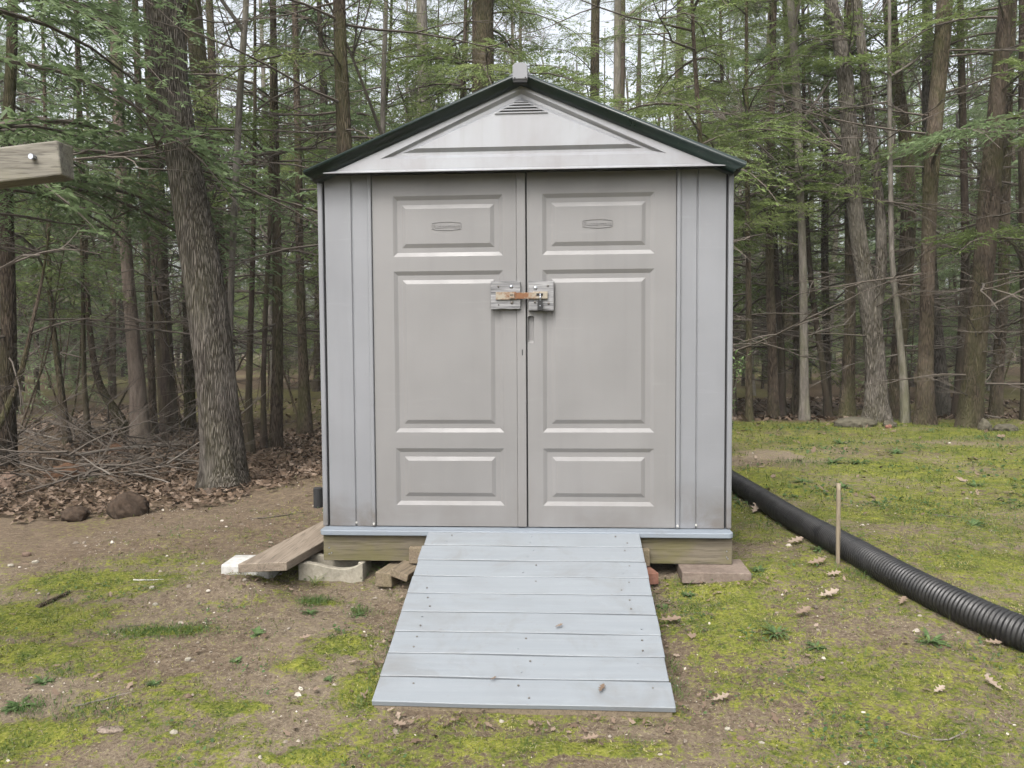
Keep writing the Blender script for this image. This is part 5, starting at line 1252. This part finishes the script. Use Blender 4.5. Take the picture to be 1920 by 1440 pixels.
for a in ((482, 1190, 9, .055, .022, 'broad leaved light green weed left of the ramp'), (443, 1240, 14, .03, .012, 'small round weed rosette below the broad leaved one'), (80, 1280, 14, .05, .014, 'bluish green weed near the left photo edge'), (36, 1325, 10, .07, .022, 'bright green weed in the lower left corner'), (288, 1283, 14, .03, .012, 'low weed in the middle of the left foreground'), (1455, 1190, 16, .085, .013, 'spreading dandelion like weed right of the ramp'), (1745, 1205, 16, .08, .016, 'leafy weed clump below the pipe on the right'), (1537, 1032, 6, .075, .022, 'two leaved seedling at the foot of the pipe left of the stake'), (1583, 915, 12, .11, .02, 'upright weed on the lawn behind the bamboo stake'), (1400, 1185, 14, .05, .010, 'small grassy weed right of the upper ramp'), (1505, 905, 12, .10, .02, 'weed on the lawn behind the middle of the pipe'), (1560, 868, 12, .12, .024, 'weed in the row across the lawn, left one'), (1610, 870, 14, .13, .024, 'weed in the row across the lawn, middle one'), (1680, 850, 14, .12, .024, 'weed in the row across the lawn, right one'), (1575, 832, 10, .14, .024, 'tallest weed near the lawn crest'), (1825, 985, 10, .08, .02, 'weed on the lawn above the pipe near the right edge'), (1828, 912, 12, .10, .022, 'weed high on the lawn near the right photo edge'), (1530, 1215, 12, .05, .012, 'tiny weed in the right foreground moss'), (618, 1275, 8, .03, .010, 'small weed by the left edge of the ramp'), (580, 1150, 18, .045, .010, 'dark green clover clump below the concrete block'), (668, 1155, 14, .04, .009, 'small dark grass clump left of the ramp'), (1290, 1118, 18, .04, .014, 'clover patch before the brown paver'), (1420, 1070, 16, .045, .014, 'clover beside the right end of the brown paver'), (1240, 1140, 14, .035, .014, 'clover against the right edge of the ramp')):
    weed(*a)
weed(0, 0, 16, .15, .006, 'spiky pale tipped grass tuft growing out beneath the platform', 'blade', 1.0, 'grass', 'grass_tuft', 'grass tuft', p=gp(724, 1086))
weed(0, 0, 16, .10, .004, 'thin grass tuft in front of the concrete block', 'blade', 1.0, 'grass', 'grass_tuft', 'grass tuft', p=np.array([-1.07, -.15, G(-1.07, -.15)]))
weed(133, 972, 22, .12, .006, 'green blades sprouting beside the dark sod clumps', 'blade', .9, 'herb', 'grass_tuft', 'grass tuft', p=None)
weed(165, 906, 10, .14, .007, 'green blades rising from the brush pile', 'blade', 1.1, 'herb', 'grass_tuft', 'grass tuft')
# shrub behind the right wall of the shed
sg = np.array([1.78, 3.6, G(1.78, 3.6)]); rg = np.random.default_rng(12); W = MB(); Q = []; T = []
for k in range(12):
    a = rg.uniform(0, 6.28); h = rg.uniform(.5, 1.15); top = sg+np.array([cos(a)*.22*h, sin(a)*.22*h, h]); ps = [sg+np.array([cos(a), sin(a), 0])*.03, (sg+top)/2+rg.normal(0, .03, 3), top]; W.tube(ps, [.006, .004, .002], 4, False)
    m = int(34*h)
    for i in range(m):
        t = rg.uniform(.25, 1); q = ps[1]*(1-abs(2*t-1))+(ps[2] if t > .5 else ps[0])*abs(2*t-1); b2 = rg.uniform(0, 6.28); d = np.array([cos(b2), sin(b2), rg.uniform(0, .9)])*rg.uniform(.03, .055); s = np.array([-sin(b2), cos(b2), 0])*rg.uniform(.008, .014)
        Q.append([q, q+d*.5-s, q+d, q+d*.5+s]); T.append(rg.random())
sr = thing('leafy_shrub', sg, 'light green young shrub peeking out behind the right wall of the shed', 'shrub')
mobj('leaves', fastmesh('leaves', np.array(Q).reshape(-1, 3)-sg, 4, MT['shrub'], T), sr); W.build('stems', MT['twig'], sr)
# a dark post stub seen at the left wall's foot
g = gp(597, 950); b = MB(); b.tube([g-np.array([0, 0, .05]), g+np.array([0, 0, .14])], .035, 12); tag(b.build('post_stub', MT['dark'], origin=g, smooth=False, bevel=.005), 'short dark post stub against the left wall of the shed', 'post')
# ------------------------------------------------------------------ faint scattering volume added to lighten the woods with depth
hz = MB(); hz.box(-118, 118, -32, 134, -2.6, 34)
hm = bpy.data.materials.new('fill_haze'); hm.use_nodes = True; hn_ = hm.node_tree; hn_.nodes.remove(hn_.nodes['Principled BSDF'])
pv = hn_.nodes.new('ShaderNodeVolumePrincipled'); pv.inputs['Color'].default_value = (.86, .89, .86, 1); pv.inputs['Density'].default_value = .0012
hn_.links.new(pv.outputs[0], hn_.nodes['Material Output'].inputs['Volume'])
tag(hz.build('fill_haze', hm), kind='stuff')
